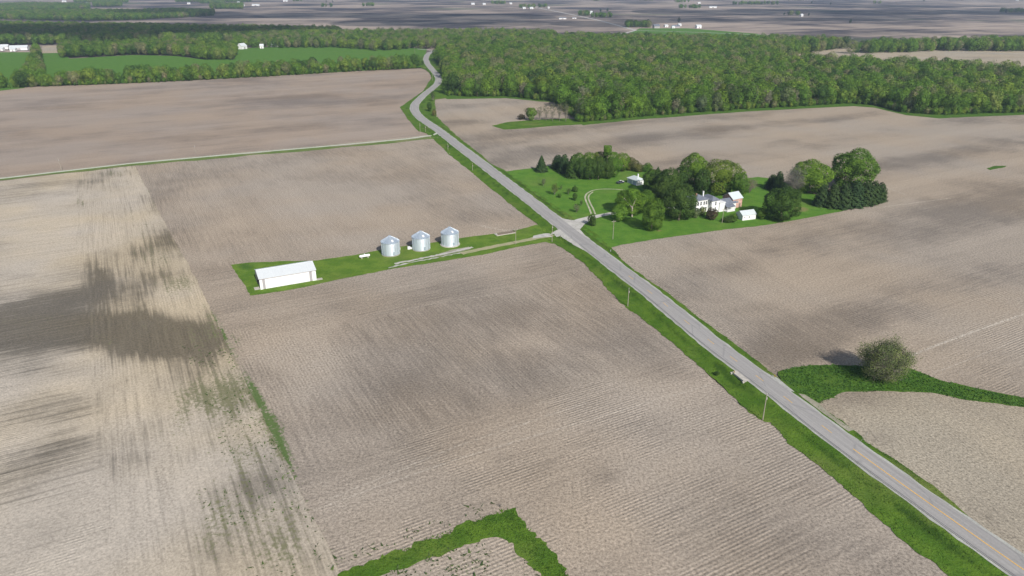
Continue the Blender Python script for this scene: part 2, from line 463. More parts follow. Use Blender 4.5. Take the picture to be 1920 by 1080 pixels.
class MB:
    def __init__(s): s.v = []; s.f = []
    def add(s, vs, fs):
        b = len(s.v); s.v += [tuple(v) for v in vs]; s.f += [tuple(b + i for i in f) for f in fs]; return s
    def box(s, x0, x1, y0, y1, z0, z1):
        return s.add([(x0, y0, z0), (x1, y0, z0), (x1, y1, z0), (x0, y1, z0), (x0, y0, z1), (x1, y0, z1), (x1, y1, z1), (x0, y1, z1)],
                     [(0, 3, 2, 1), (4, 5, 6, 7), (0, 1, 5, 4), (1, 2, 6, 5), (2, 3, 7, 6), (3, 0, 4, 7)])
    def tube(s, a, b, ra, rb, n=8, cap=True):
        a = Vector(a); b = Vector(b); dd = (b - a).normalized()
        u = dd.orthogonal().normalized(); w = dd.cross(u)
        vs = []
        for p, r in ((a, ra), (b, rb)):
            for k in range(n):
                an = 2 * math.pi * k / n
                vs.append(p + u * math.cos(an) * r + w * math.sin(an) * r)
        fs = [(k, (k + 1) % n, n + (k + 1) % n, n + k) for k in range(n)]
        if cap: fs += [tuple(range(n))[::-1], tuple(range(n, 2 * n))]
        return s.add(vs, fs)
    def lathe(s, prof, n=32, cx=0, cy=0):
        vs = []; fs = []
        for r, z in prof:
            for k in range(n):
                an = 2 * math.pi * k / n
                vs.append((cx + r * math.cos(an), cy + r * math.sin(an), z))
        for j in range(len(prof) - 1):
            for k in range(n):
                fs.append((j * n + k, j * n + (k + 1) % n, (j + 1) * n + (k + 1) % n, (j + 1) * n + k))
        return s.add(vs, fs)
    def slab(s, pts, th):
        """polygon in 3D thickened downwards by th"""
        n = len(pts)
        vs = [tuple(p) for p in pts] + [(p[0], p[1], p[2] - th) for p in pts]
        return s.add(vs, [tuple(range(n)), tuple(range(2 * n - 1, n - 1, -1))] + [(k, n + k, n + (k + 1) % n, (k + 1) % n) for k in range(n)])
    def prism(s, prof, x0, x1):
        """profile in (y, z) swept along x"""
        n = len(prof)
        vs = [(x0, y, z) for y, z in prof] + [(x1, y, z) for y, z in prof]
        return s.add(vs, [tuple(range(n))[::-1], tuple(range(n, 2 * n))] + [(k, (k + 1) % n, n + (k + 1) % n, n + k) for k in range(n)])
    def mesh(s, name, mat):
        me = bpy.data.meshes.new(name); me.from_pydata(s.v, [], s.f); me.materials.append(mat)
        bm = bmesh.new(); bm.from_mesh(me); bmesh.ops.recalc_face_normals(bm, faces=bm.faces); bm.to_mesh(me); bm.free()
        return me
    def build(s, name, mat, parent=None, loc=None, smooth=False):
        me = s.mesh(name, mat)
        if smooth:
            me.shade_smooth()
            try: me.set_sharp_from_angle(angle=R(40))
            except Exception: pass
        return link_mesh(name, me, parent, loc)

def poly_world(pts): return [G(*p) for p in pts]

def sheet(name, px, mat, z, spacing=4.0, jit=0.5, step=1.5, attrs=None, tracks=(), kind='structure', world=None, dense_road=False, far=False):
    W = np.array(world if world is not None else poly_world(px))
    ring = resample(W, step, closed=True)
    if jit > 0:
        n = len(ring)
        nx = (vnoise(ring[:, 0], ring[:, 1], step * 1.6) - .5) + (vnoise(ring[:, 0] + 99, ring[:, 1], step * 5) - .5)
        ny = (vnoise(ring[:, 0], ring[:, 1] + 77, step * 1.6) - .5) + (vnoise(ring[:, 0] + 9, ring[:, 1] + 50, step * 5) - .5)
        ring = ring + np.stack([nx, ny], 1) * 2 * jit
    x0, y0 = ring.min(0); x1, y1 = ring.max(0)
    def grid(sp):
        gx, gy = np.meshgrid(np.arange(x0, x1, sp), np.arange(y0, y1, sp))
        gx = gx.ravel() + (rng.random(gx.size) - .5) * sp * .4; gy = gy.ravel() + (rng.random(gy.size) - .5) * sp * .4
        return gx, gy
    gx, gy = grid(spacing)
    if dense_road:
        g2x, g2y = grid(1.6)
        dd, _ = dist_line(g2x, g2y, road_c)
        k = dd < 13
        d1, _ = dist_line(gx, gy, road_c)
        gx = np.concatenate([gx[d1 >= 13], g2x[k]]); gy = np.concatenate([gy[d1 >= 13], g2y[k]])
    tx = []; ty = []; tv = []
    for line, wd, val in tracks:
        L = resample([G(*p) for p in line], 2.0)
        dd, _ = dist_line(gx, gy, L)
        k = dd > wd * 1.6; gx = gx[k]; gy = gy[k]
        t = np.gradient(L, axis=0); t /= np.linalg.norm(t, axis=1)[:, None] + 1e-9
        nrm = np.stack([-t[:, 1], t[:, 0]], 1)
        for o in (-wd, 0, wd):
            Q = L + nrm * o
            tx += list(Q[:, 0]); ty += list(Q[:, 1]); tv += [val if o == 0 else 0] * len(Q)
    # inside test
    gx = np.concatenate([gx, tx]); gy = np.concatenate([gy, ty])
    inside = np.zeros(gx.shape, bool)
    n = len(ring)
    for i in range(n):
        ax, ay = ring[i]; bx, by = ring[(i + 1) % n]
        if ay == by: continue
        c = ((ay > gy) != (by > gy)) & (gx < (bx - ax) * (gy - ay) / (by - ay) + ax)
        inside ^= c
    gx = gx[inside]; gy = gy[inside]
    pts = [Vector((float(a), float(b))) for a, b in ring] + [Vector((float(a), float(b))) for a, b in zip(gx, gy)]
    out = delaunay_2d_cdt(pts, [], [list(range(n))], 1, 1e-4)
    V = np.array([(v.x, v.y) for v in out[0]]); faces = [tuple(f) for f in out[2]]
    zz = z + (0 if far else hgt(V[:, 0], V[:, 1]))
    if name.endswith('_field') and not far:
        zz = zz - .30 * (1 - sst(dist_line(V[:, 0], V[:, 1], road_c)[0], *((7.5, 11.0) if name.startswith('center') else (6.5, 9.5)))) - .7 * np.exp(-(np.hypot(V[:, 0] - PIT[0], V[:, 1] - PIT[1]) / 5.0) ** 2)
    me = bpy.data.meshes.new(name)
    me.from_pydata([(float(a), float(b), float(c)) for (a, b), c in zip(V, np.broadcast_to(zz, len(V)))], [], faces)
    me.materials.append(mat)
    base = {'wet': None, 'weed': None, 'pale': None, 'rows': None}
    if attrs: base.update(attrs)
    px_, py_ = PX(V[:, 0], V[:, 1])
    for k, fn in base.items():
        val = np.zeros(len(V)) if fn is None else fn(V[:, 0], V[:, 1], px_, py_)
        if k == 'pale' and tracks:
            for line, wd, v in tracks:
                L = resample([G(*p) for p in line], 2.0)
                dd, _ = dist_line(V[:, 0], V[:, 1], L)
                val = np.maximum(val, np.where(dd < .3, v, 0))
        a = me.attributes.new(k, 'FLOAT', 'POINT')
        a.data.foreach_set('value', np.asarray(val, np.float32))
    # make all faces point up
    bm = bmesh.new(); bm.from_mesh(me)
    for f in bm.faces:
        if f.normal.z < 0: f.normal_flip()
    bm.to_mesh(me); bm.free()
    me.shade_smooth()
    o = link_mesh(name, me)
    o['kind'] = kind
    return o

def ribbon(name, line_w, half, mat, z, kind='structure', jit=0.0, smooth_it=4, step=2.0, hz=True, parent=None, off=0.0, seg=None, nx=4, taper=False):
    L = smooth_line(resample(line_w, step), smooth_it)
    t = np.gradient(L, axis=0); t /= np.linalg.norm(t, axis=1)[:, None] + 1e-9
    nrm = np.stack([-t[:, 1], t[:, 0]], 1)
    s = np.concatenate([[0], np.cumsum(np.linalg.norm(np.diff(L, axis=0), axis=1))])
    us = np.linspace(-half, half, nx + 1)
    vs = []; ac = []; al = []
    for i in range(len(L)):
        for j, u in enumerate(us):
            jj = 0
            if jit and j in (0, nx): jj = (random.random() - .5) * 2 * jit
            f = 1.0
            p = L[i] + nrm[i] * ((u + jj) * f + off)
            vs.append(p); ac.append(u); al.append(s[i])
    V = np.array(vs)
    zz = z + (hgt(V[:, 0], V[:, 1]) if hz else 0)
    zz = np.broadcast_to(zz, len(V))
    fs = []
    for i in range(len(L) - 1):
        for j in range(nx):
            a = i * (nx + 1) + j
            fs.append((a, a + 1, a + nx + 2, a + nx + 1))
    me = bpy.data.meshes.new(name)
    me.from_pydata([(float(a), float(b), float(c)) for (a, b), c in zip(V, zz)], [], fs)
    me.materials.append(mat)
    for k, val in (('across', ac), ('along', al)):
        a = me.attributes.new(k, 'FLOAT', 'POINT'); a.data.foreach_set('value', np.asarray(val, np.float32))
    bm = bmesh.new(); bm.from_mesh(me)
    for f in bm.faces:
        if f.normal.z < 0: f.normal_flip()
    bm.to_mesh(me); bm.free()
    o = link_mesh(name, me, parent)
    if parent is None: o['kind'] = kind
    return o

# ------------------------------------------------------------------ ground
def ground():
    me = bpy.data.meshes.new('ground')
    xs = np.array([-22000, -8000, -3000, -1000, 0, 1000, 3000, 8000, 22000.0]); ys = np.array([-4000, 0, 500, 1000, 2000, 4000, 8000, 16000, 32000.0])
    vs = [(x, y, -1.4) for y in ys for x in xs]; n = len(xs)
    fs = [(j * n + i, j * n + i + 1, (j + 1) * n + i + 1, (j + 1) * n + i) for j in range(len(ys) - 1) for i in range(n - 1)]
    me.from_pydata(vs, [], fs); me.materials.append(M['plain'])
    o = link_mesh('ground', me); o['kind'] = 'structure'
ground()

def blob(px, py, cx, cy, rx, ry, v, rot=0.0, pw=1.0):
    a = R(rot); dx = px - cx; dy = py - cy
    x = (dx * math.cos(a) + dy * math.sin(a)) / rx; y = (-dx * math.sin(a) + dy * math.cos(a)) / ry
    return v * np.exp(-(x * x + y * y) ** pw)

BND = resample([G(*p) for p in [(252, 312), (314, 430), (392, 585), (425, 645), (452, 695), (480, 742), (505, 790), (529, 840), (548, 893), (590, 985), (632, 1065)]], 3.0)
def bnd(X, Y, px, py, wd):
    d_, _ = dist_line(X, Y, BND)
    a_ = np.interp(py, [300, 360, 400, 480, 560, 600, 650, 680, 720, 820, 890, 930, 1000, 1080], [.1, .5, .35, .45, .3, .9, .75, .45, 1.1, 1.15, .7, .4, .45, .3])
    return .85 * a_ * np.exp(-(d_ / wd) ** 2) * (.7 + .6 * vnoise(X, Y, 7))
def west_wet(X, Y, px, py):
    w = np.zeros(len(X)) + (fbm(X, Y, 60) - .5) * .7 + .10
    L = [(60, 620, 150, 46, 1.2, -4, 2), (250, 628, 150, 42, 1.15, 2, 2), (370, 640, 60, 30, .8, 0, 1), (190, 525, 34, 26, .95, 40, 1), (150, 560, 70, 22, .5, -10, 1), (40, 690, 90, 28, .6, -6, 1), (90, 560, 90, 14, .6, -10, 1),
         (80, 765, 130, 42, .50, -10, 1.5), (80, 860, 140, 44, .46, -12, 1.5), (60, 930, 130, 26, .3, -12, 1), (150, 500, 70, 14, .3, -14, 1), (420, 560, 30, 50, .3, 20, 1), (480, 900, 40, 60, .25, 20, 1), (270, 560, 30, 60, .4, 8, 1), (250, 850, 34, 80, .28, 8, 1), (330, 420, 60, 70, .25, -25, 1), (70, 1000, 70, 40, .25, 0, 1),
         (210, 325, 60, 10, .3, -4, 1), (90, 345, 50, 7, .4, -6, 1), (420, 1010, 50, 60, .25, 15, 1), (290, 760, 20, 50, .3, 8, 1), (300, 470, 80, 60, .2, -20, 1), (350, 720, 60, 60, .3, 0, 1)]
    for l in L: w = w + blob(px, py, *l)
    for l in [(260, 760, 60, 40, .5), (110, 440, 110, 60, .35), (300, 950, 110, 90, .35), (20, 720, 60, 20, .2), (330, 560, 60, 25, .3), (120, 720, 60, 14, .35)]: w = w - blob(px, py, *l)
    return w
def west_weed(X, Y, px, py):
    w = np.zeros(len(X))
    L = [(300, 560, 120, 60, .22, 20), (300, 620, 200, 30, .2, 0), (420, 735, 55, 60, .75, 20), (350, 740, 50, 40, .4, 0), (330, 800, 20, 60, .5, 8), (345, 530, 45, 22, .5, -20), (300, 480, 50, 25, .35, 0), (150, 378, 9, 12, .8, 0), (215, 325, 40, 9, .55, -4), (270, 430, 40, 60, .35, -25),
         (400, 990, 40, 80, .6, 12), (480, 960, 50, 90, .45, 20), (530, 1040, 60, 50, .6, 0), (560, 960, 30, 60, .35, 25), (470, 850, 40, 50, .4, 20), (60, 600, 150, 22, .3, -4), (190, 645, 40, 20, .3, 0), (430, 830, 70, 60, .25, 20), (380, 640, 30, 40, .25, 0)]
    for l in L: w = w + blob(px, py, *l)
    return np.maximum(w, bnd(X, Y, px, py, 1.8))
def west_rows(X, Y, px, py):
    xs = np.interp(py, [300, 560, 700, 960, 1080], [135, 155, 168, 200, 215])
    return 1 - sst(px - xs, -7, 7)
sheet('west_field', [(-420, 368), (-200, 348), (0, 338), (250, 306), (312, 397), (398, 560), (442, 655), (512, 790), (584, 935), (655, 1073), (715, 1190), (100, 1300), (-700, 1300), (-900, 700)],
      M['soil_west'], -0.08, 3.0, .3, 2.0, {'wet': west_wet, 'weed': west_weed, 'rows': west_rows},
      tracks=[([(60, 345), (55, 362), (75, 392), (108, 412), (122, 430), (130, 447)], 1.3, .0)])

def cen_wet(X, Y, px, py):
    w = (fbm(X, Y, 45) - .5) * .5 + .38
    for l in [(840, 620, 150, 60, .30, 10), (980, 600, 90, 40, .2, 15), (760, 740, 170, 70, .30, -10), (1180, 640, 80, 60, .2, 30), (1000, 690, 80, 50, .2, 0), (500, 705, 40, 26, .3, 0), (1260, 700, 60, 30, .15, 20), (330, 340, 60, 20, .1, 0), (700, 330, 200, 14, .1, 0), (1400, 1000, 200, 100, .15, 0), (1130, 890, 30, 20, .3, 0)]: w = w + blob(px, py, *l)
    for l in [(560, 650, 70, 60, .3), (1000, 640, 60, 24, .3), (1240, 740, 70, 30, .45), (640, 960, 110, 70, .2), (880, 900, 120, 50, .15), (560, 380, 140, 50, .2), (500, 480, 60, 20, .15), (930, 470, 60, 30, .2), (900, 1045, 150, 40, .5), (1130, 990, 60, 40, .3), (1250, 850, 120, 40, .2)]: w = w - blob(px, py, *l)
    return w
def cen_weed(X, Y, px, py):
    w = np.zeros(len(X))
    for l in [(440, 640, 18, 40, .5, 25), (640, 1000, 30, 40, .25), (680, 1040, 14, 12, .5), (950, 945, 30, 12, .35), (1000, 1040, 50, 22, .7), (880, 1065, 90, 20, .4), (1405, 795, 22, 7, .6, -20), (1240, 745, 60, 30, .15), (970, 560, 60, 10, .2)]: w = w + blob(px, py, *l)
    return np.maximum(w, bnd(X, Y, px, py, 2.0))
def cen_rows(X, Y, px, py):
    a = np.interp(px, [400, 560, 736, 920, 1200, 1400], [960, 890, 827, 770, 690, 640])
    r = sst(py - a, -2, 2)
    b = np.interp(px, [300, 440, 560, 700, 860, 1000, 1100], [570, 620, 625, 598, 560, 535, 500])
    m = (py < b) & (py > np.interp(px, [300, 440, 1030], [510, 500, 400]))
    r = np.where(m, 1.0, r)
    return r
trk = [([(560, 968), (700, 915), (860, 860), (1010, 815), (1180, 765), (1330, 722)], .5, .45), ([(620, 935), (860, 835), (1100, 755)], .4, .5),
       ([(700, 590), (860, 562), (980, 545)], .35, .5), ([(560, 575), (700, 548), (850, 520)], .35, .4), ([(905, 425), (985, 440)], .3, .6), ([(256, 312), (318, 430), (396, 585), (456, 695), (509, 790), (552, 893), (636, 1065)], 1.3, 0.0)]
M['soil_center'].name = 'soil_center'
sheet('center_field', [(248, 304), (825, 251), (900, 320), (1000, 402), (1060, 452), (1200, 560), (1400, 730), (1700, 950), (1900, 1100), (2050, 1250), (900, 1300), (690, 1190), (638, 1078), (570, 935), (498, 790), (430, 655), (386, 560), (300, 400)],
      M['soil_center'], 0.0, 3.0, .3, 2.0, {'wet': cen_wet, 'weed': cen_weed, 'rows': cen_rows}, tracks=trk, dense_road=True)

def east_wet(X, Y, px, py):
    u = X * UX[0] + Y * UX[1]; v = X * VX[0] + Y * VX[1]
    w = (fbm(u * .30, v, 24) - .5) * 1.15 + .32 + .20 * np.sin(v / 11.0 + fbm(X, Y, 120) * 6) * sst(v, 120, 200)
    for l in [(1480, 640, 120, 50, .30, 15), (1700, 560, 220, 40, .15, -20), (1320, 560, 160, 60, .1), (1000, 260, 120, 30, .15), (1850, 350, 100, 14, .25), (1200, 255, 90, 8, .2)]: w = w + blob(px, py, *l)
    for l in [(1450, 330, 120, 16, .35), (1700, 240, 140, 10, .35), (1250, 490, 90, 24, .15), (1600, 690, 80, 14, .3), (1500, 210, 150, 8, .25), (920, 215, 80, 20, .15)]: w = w - blob(px, py, *l)
    return w
etr = [([(1702, 669), (1760, 646), (1830, 620), (1919, 589), (2000, 562)], .8, 1.0), ([(1750, 700), (1840, 665), (1960, 615)], .4, .5), ([(1180, 480), (1215, 482)], .5, .9),
       ([(1200, 478), (1206, 486)], .5, .9), ([(1640, 390), (1780, 372)], .5, .8), ([(1665, 352), (1700, 366)], .4, .8), ([(1330, 352), (1460, 330)], .4, .3),
       ([(958, 289), (1010, 286)], .4, .4), ([(885, 205), (910, 214), (945, 211), (950, 200)], .6, .4), ([(905, 200), (925, 208)], .6, .35)]
sheet('east_field', [(812, 168), (836, 181), (950, 181), (1050, 190), (1090, 225), (1200, 216), (1400, 202), (1600, 191), (1650, 198), (1720, 213), (1790, 214), (1920, 208), (2150, 200), (2500, 850), (1930, 780), (1850, 760), (1700, 745), (1500, 740), (1460, 730), (1440, 700), (1340, 640), (1220, 548), (1120, 468), (1050, 410), (900, 296), (840, 246), (812, 222), (808, 200)],
      M['soil_east'], 0.0, 4.0, .3, 2.5, {'wet': east_wet, 'rows': lambda X, Y, px, py: sst(px - py * 1.2, 820, 900) * 1.0}, tracks=etr, dense_road=True)
def se_wet(X, Y, px, py):
    w = (fbm(X, Y, 30) - .5) * .5 + .35
    for l in [(1600, 750, 50, 20, .3), (1850, 960, 100, 50, .2), (1660, 820, 40, 20, .3)]: w = w + blob(px, py, *l)
    for l in [(1720, 790, 110, 30, .4), (1600, 770, 30, 14, .2), (1860, 840, 80, 40, .25)]: w = w - blob(px, py, *l)
    return w
sheet('southeast_field', [(1480, 728), (1540, 725), (1600, 725), (1720, 732), (1850, 748), (1930, 762), (2500, 830), (2700, 1300), (2130, 1250), (1975, 1120), (1835, 1012), (1665, 890), (1575, 815), (1480, 745)],
      M['soil_southeast'], 0.03, 3.0, .3, 2.0, {'wet': se_wet}, dense_road=True)
def n_wet(X, Y, px, py):
    u = X * UX[0] + Y * UX[1]; v = X * VX[0] + Y * VX[1]
    w = (fbm(u * .3, v, 30) - .5) * .9 + .32
    for l in [(560, 190, 160, 12, .35), (150, 270, 130, 16, .2), (440, 152, 60, 4, .6), (640, 225, 90, 14, .2), (100, 200, 120, 10, .2)]: w = w + blob(px, py, *l)
    for l in [(650, 165, 110, 8, .3), (300, 220, 160, 14, .25), (720, 250, 60, 6, .3), (60, 178, 120, 6, .3)]: w = w - blob(px, py, *l)
    return w
sheet('north_field', [(-700, 220), (-300, 190), (0, 165), (200, 158), (330, 152), (500, 143), (650, 134), (790, 128), (803, 134), (812, 150), (805, 170), (770, 196), (768, 218), (790, 240), (826, 262), (800, 262), (247, 309), (0, 340), (-300, 372), (-800, 415)],
      M['soil_north'], -0.04, 5.0, .4, 3.0, {'wet': n_wet, 'rows': lambda X, Y, px, py: np.ones(len(X))})

# ------------------------------------------------------------------ grass, verges, lawn
left_edge = [(1028, 451), (1055.5, 465), (1091.7, 490), (1119, 518), (1139, 543), (1175, 577), (1236, 623), (1283, 662), (1322, 696), (1358, 728), (1379, 750), (1407, 775), (1431, 791), (1443, 791),
             (1480, 833), (1533, 870), (1570, 903), (1627, 953), (1697, 1017), (1747, 1053), (1780, 1080), (1920, 1200)]
def verge_weed(X, Y, px, py):
    d0, s0 = dist_line(X, Y, road_c)
    return .55 * np.exp(-((d0 - 6.6) / 1.5) ** 2) + (fbm(X, Y, 9) - .5) * .9
sheet('grass_verge', left_edge + [(2080, 1180)] + [tuple(p) for p in road_px[1:13]], M['grass'], .10, 1.5, .45, .8, {'weed': verge_weed})
up_left = [(1035, 455), (1007, 419), (977, 398), (953, 380), (875.5, 316), (840, 288), (811, 259), (800, 250), (784, 246), (764, 222), (750, 201), (770, 187), (793, 171), (809, 146), (806, 137), (798, 131), (790, 127), (780, 118), (788, 106)]
sheet('grass_verge', up_left + [tuple(p) for p in road_px[30:11:-1]], M['grass'], .05, 2.5, .35, 1.5, {'weed': verge_weed})
right_edge = [(2120, 1160), (1990, 1095), (1920, 1045), (1873, 1015), (1813, 969), (1747, 912), (1680, 865), (1633, 836), (1627, 833), (1613, 819), (1580, 791), (1540, 768), (1500, 742), (1470, 718), (1442, 697), (1415, 675), (1366, 638),
              (1309, 596), (1255, 553), (1194, 512), (1166, 488), (1150, 468), (1120, 440), (945, 318), (920, 309), (904, 292), (875.5, 270), (844, 243), (818, 218), (815, 187), (838, 184), (836, 165), (836, 142), (824, 126), (812, 112), (820, 98)]
sheet('grass_verge', right_edge + [tuple(p) for p in road_px[30:0:-1]], M['grass'], .12, 1.5, .4, 1.0, {'weed': verge_weed})
sheet('lawn', [(945, 322), (985, 317), (1030, 311), (1060, 316), (1190, 312), (1240, 322), (1310, 346), (1420, 332), (1455, 336), (1530, 365), (1600, 366), (1660, 374), (1655, 379), (1584, 395), (1487, 414), (1414, 425), (1350, 432), (1286, 441), (1200, 453), (1150, 463), (1130, 468), (1090, 440), (1055, 408), (1000, 363)],
      M['lawn'], .08, 2.5, .3, 1.5, {'pale': lambda X, Y, px, py: blob(px, py, 1502, 393, 14, 5, 1.2) + blob(px, py, 1235, 433, 6, 2, 1.0) + blob(px, py, 1095, 448, 30, 8, .25)})
sheet('grass_strip', [(432, 497), (470, 492), (590, 489), (670, 477), (710, 470), (762, 461), (795, 457), (860, 447), (900, 442), (928, 438), (977, 430), (1007, 421), (1040, 436), (1062, 450), (1035, 457), (1023, 454), (967, 464), (910, 477), (820, 491), (732, 505), (650, 521), (595, 533), (540, 544), (470, 555), (452, 525)],
      M['strip_grass'], .06, 2.0, .3, 1.2, {'weed': lambda X, Y, px, py: blob(px, py, 460, 500, 26, 10, .8) + blob(px, py, 650, 508, 30, 8, .2) - .1,
                                      'pale': lambda X, Y, px, py: blob(px, py, 830, 482, 60, 7, .35, -14) + blob(px, py, 1000, 440, 26, 5, .25)})
sheet('grass_corner', [(636, 1076), (710, 1047), (800, 1011), (880, 980), (943, 955), (960, 957), (993, 993), (1027, 1027), (1060, 1067), (1090, 1110), (1060, 1120), (1020, 1078), (990, 1052), (962, 1024), (930, 1010), (877, 1020), (793, 1052), (740, 1068), (690, 1088), (650, 1108)],
      M['grass'], .06, 1.6, .8, .7, {'weed': lambda X, Y, px, py: blob(px, py, 960, 970, 20, 14, .6) + blob(px, py, 1010, 1040, 20, 50, .4, -40)})
sheet('grass_waterway', [(1458, 697), (1497, 688), (1563, 684), (1610, 686), (1655, 690), (1697, 688), (1763, 713), (1847, 733), (1920, 747), (2100, 772), (2400, 810), (2400, 830), (2100, 790), (1920, 763), (1813, 751), (1747, 736), (1673, 733), (1580, 736), (1563, 744), (1537, 757), (1500, 740), (1467, 717)],
      M['rough_grass'], .07, 1.8, .35, 1.0, {'weed': lambda X, Y, px, py: blob(px, py, 1500, 697, 60, 8, .5) + blob(px, py, 1780, 725, 100, 10, .5, 12) + blob(px, py, 1640, 715, 50, 10, .4) - .1})
def strip_poly(L, wd):
    L = smooth_line(resample([G(*p) for p in L], 3.0), 2)
    t = np.gradient(L, axis=0); t /= np.linalg.norm(t, axis=1)[:, None]
    n = np.stack([-t[:, 1], t[:, 0]], 1)
    w = wd * (.35 + 1.1 * vnoise(L[:, 0], L[:, 1], 14))[:, None]
    w[0] *= .2; w[-1] *= .2
    return [tuple(p) for p in (L + n * w)] + [tuple(p) for p in (L - n * w)[::-1]]
sheet('grass_boundary', None, M['dry_grass'], .05, 3.0, .3, 1.5, world=strip_poly([(-60, 341), (0, 337), (120, 323), (246, 309), (500, 287), (700, 270), (822, 257)], 3.4))
sheet('grass_finger', [(922, 236), (950, 229), (1000, 225), (1060, 222), (1100, 226), (1120, 232), (1040, 236), (985, 241), (945, 243)], M['grass'], .07, 3.0, .4, 2.0)
sheet('grass_patch', [(1850, 316), (1866, 311), (1888, 311), (1878, 315), (1858, 319)], M['rough_grass'], .06, 3.0, .4, 1.5)
sheet('woods_floor', [(812, 165), (838, 186), (950, 184), (1010, 190), (1050, 192), (1092, 235), (1200, 224), (1400, 209), (1600, 199), (1640, 202), (1700, 216), (1760, 222), (1920, 215), (2200, 208), (2300, 130), (1920, 112), (1780, 116), (1650, 112), (1500, 106), (1590, 92), (1300, 82), (1040, 76), (960, 70), (840, 80), (822, 95), (812, 112), (824, 130), (836, 150)],
      M['rough_grass'], .045, 12, .5, 4.0, far=True)
# green fields to the north west, pale strip, clearing on the right
sheet('green_field', [(-500, 175), (-300, 100), (0, 98), (60, 98), (60, 140), (45, 165), (0, 170)], M['wheat'], .04, 12, .5, 6, far=True)
sheet('green_field', [(70, 160), (80, 98), (120, 98), (130, 110), (250, 103), (330, 105), (385, 112), (440, 110), (442, 91), (600, 84), (700, 82), (800, 92), (798, 110), (792, 126), (500, 143), (200, 157)], M['wheat'], .045, 12, .5, 6, far=True)
sheet('stubble_field', [(76, 100), (80, 86), (118, 85), (120, 99)], M['soil_southeast'], .06, 12, .3, 6, far=True)
sheet('clearing', [(1430, 118), (1500, 98), (1600, 86), (1760, 90), (1960, 90), (2300, 92), (2300, 140), (1920, 130), (1780, 116), (1650, 114)], M['soil_southeast'], .07, 12, .5, 6, far=True,
      attrs={'wet': lambda X, Y, px, py: blob(px, py, 1850, 108, 60, 2, .5) + .1})
sheet('green_field', [(1180, 60), (1200, 52), (1290, 52), (1420, 62), (1440, 67), (1410, 73), (1300, 66), (1220, 62)], M['wheat'], -1.3, 40, .5, 12, far=True)
sheet('green_field', [(1160, 70), (1190, 61), (1200, 62), (1175, 72)], M['wheat'], -1.25, 40, .5, 12, far=True)
sheet('green_field', [(-120, 16), (-100, 9), (60, 9), (15, 14)], M['wheat'], -1.3, 60, .5, 30, far=True)

# ------------------------------------------------------------------ roads
ribbon('road_shoulder', road_w, 4.05, M['shoulder'], .14, jit=.28, smooth_it=14, step=3.0, nx=6)
def flare(px, mat, z, name='gravel_apron'):
    return sheet(name, px, mat, z, 1.0, .15, 1.0)
flare([(1048, 410), (1060, 413), (1075, 413), (1105, 406), (1148, 398), (1148, 402), (1112, 411), (1095, 422), (1087, 432), (1096, 442), (1108, 452), (1080, 440)], M['gravel'], .19)
flare([(1036, 436), (1022, 438), (1000, 443), (998, 448), (1022, 445), (1050, 444), (1075, 461), (1095, 472), (1070, 445), (1050, 432)], M['gravel'], .185)
flare([(1497, 741), (1510, 742), (1535, 757), (1545, 768), (1560, 781), (1600, 808), (1590, 812), (1540, 776), (1510, 752)], M['dirt'], .17, 'gravel_patch')
flare([(1446, 706), (1458, 712), (1470, 722), (1490, 738), (1480, 736), (1460, 722)], M['shoulder'], .18, 'gravel_patch')
ribbon('road', road_w, 3.35, M['asphalt'], .24, smooth_it=14, step=3.0, nx=8)
# painted centre line: dashes, then a solid line towards the camera
def cut(px_pts):
    P = [np.array(G(*p)) for p in px_pts]
    out = []
    for p in P:
        dd = np.linalg.norm(road_c - p, axis=1); out.append(int(dd.argmin()))
    a, b = min(out), max(out)
    return road_c[a:b + 1]
s_all = np.concatenate([[0], np.cumsum(np.linalg.norm(np.diff(road_c, axis=0), axis=1))])
def at_s(s): return np.array([np.interp(s, s_all, road_c[:, 0]), np.interp(s, s_all, road_c[:, 1])])
def s_of(px):
    P = np.array(G(*px)); dd = np.linalg.norm(road_c - P, axis=1); return s_all[int(dd.argmin())]
road_mark = empty('centre_line', (0, 0, 0)); road_mark['kind'] = 'structure'
def dash(s0, s1, off, half=.055):
    n = max(2, int((s1 - s0) / 2) + 1)
    L = np.array([at_s(s) for s in np.linspace(s0, s1, n)])
    return ribbon('road_marking', L, half, M['yellow_paint'], .252, smooth_it=0, step=2.0, nx=1, off=off, parent=road_mark)
s_solid = s_of((1588, 840))
dash(0.0, s_solid, 0.0, .13)
s = s_solid + 2
for px in [(1541, 803), (1477, 753), (1424, 713), (1375, 676), (1330, 641), (1290, 608), (1250, 576), (1215, 548), (1180, 521)]:
    c0 = s_of(px); dash(c0 - 1.8, c0 + 1.8, 0.0, .09)
# dark edge crack along the left lane
dash_m = ribbon('edge_crack', np.array([at_s(s) for s in np.linspace(0, s_of((1100, 460)), 60)]), .07, M['dark'], .17, smooth_it=0, nx=1, off=-0.0, jit=.03)
for v in dash_m.data.vertices: pass
bpy.data.objects.remove(dash_m)
gm = simple('crack_tar', (.13, .13, .135), .9)
ec = ribbon('edge_crack', np.array([at_s(s) for s in np.linspace(0, s_of((1100, 460)), 60)]), .09, gm, .25, smooth_it=0, nx=1, off=3.0, jit=.03)
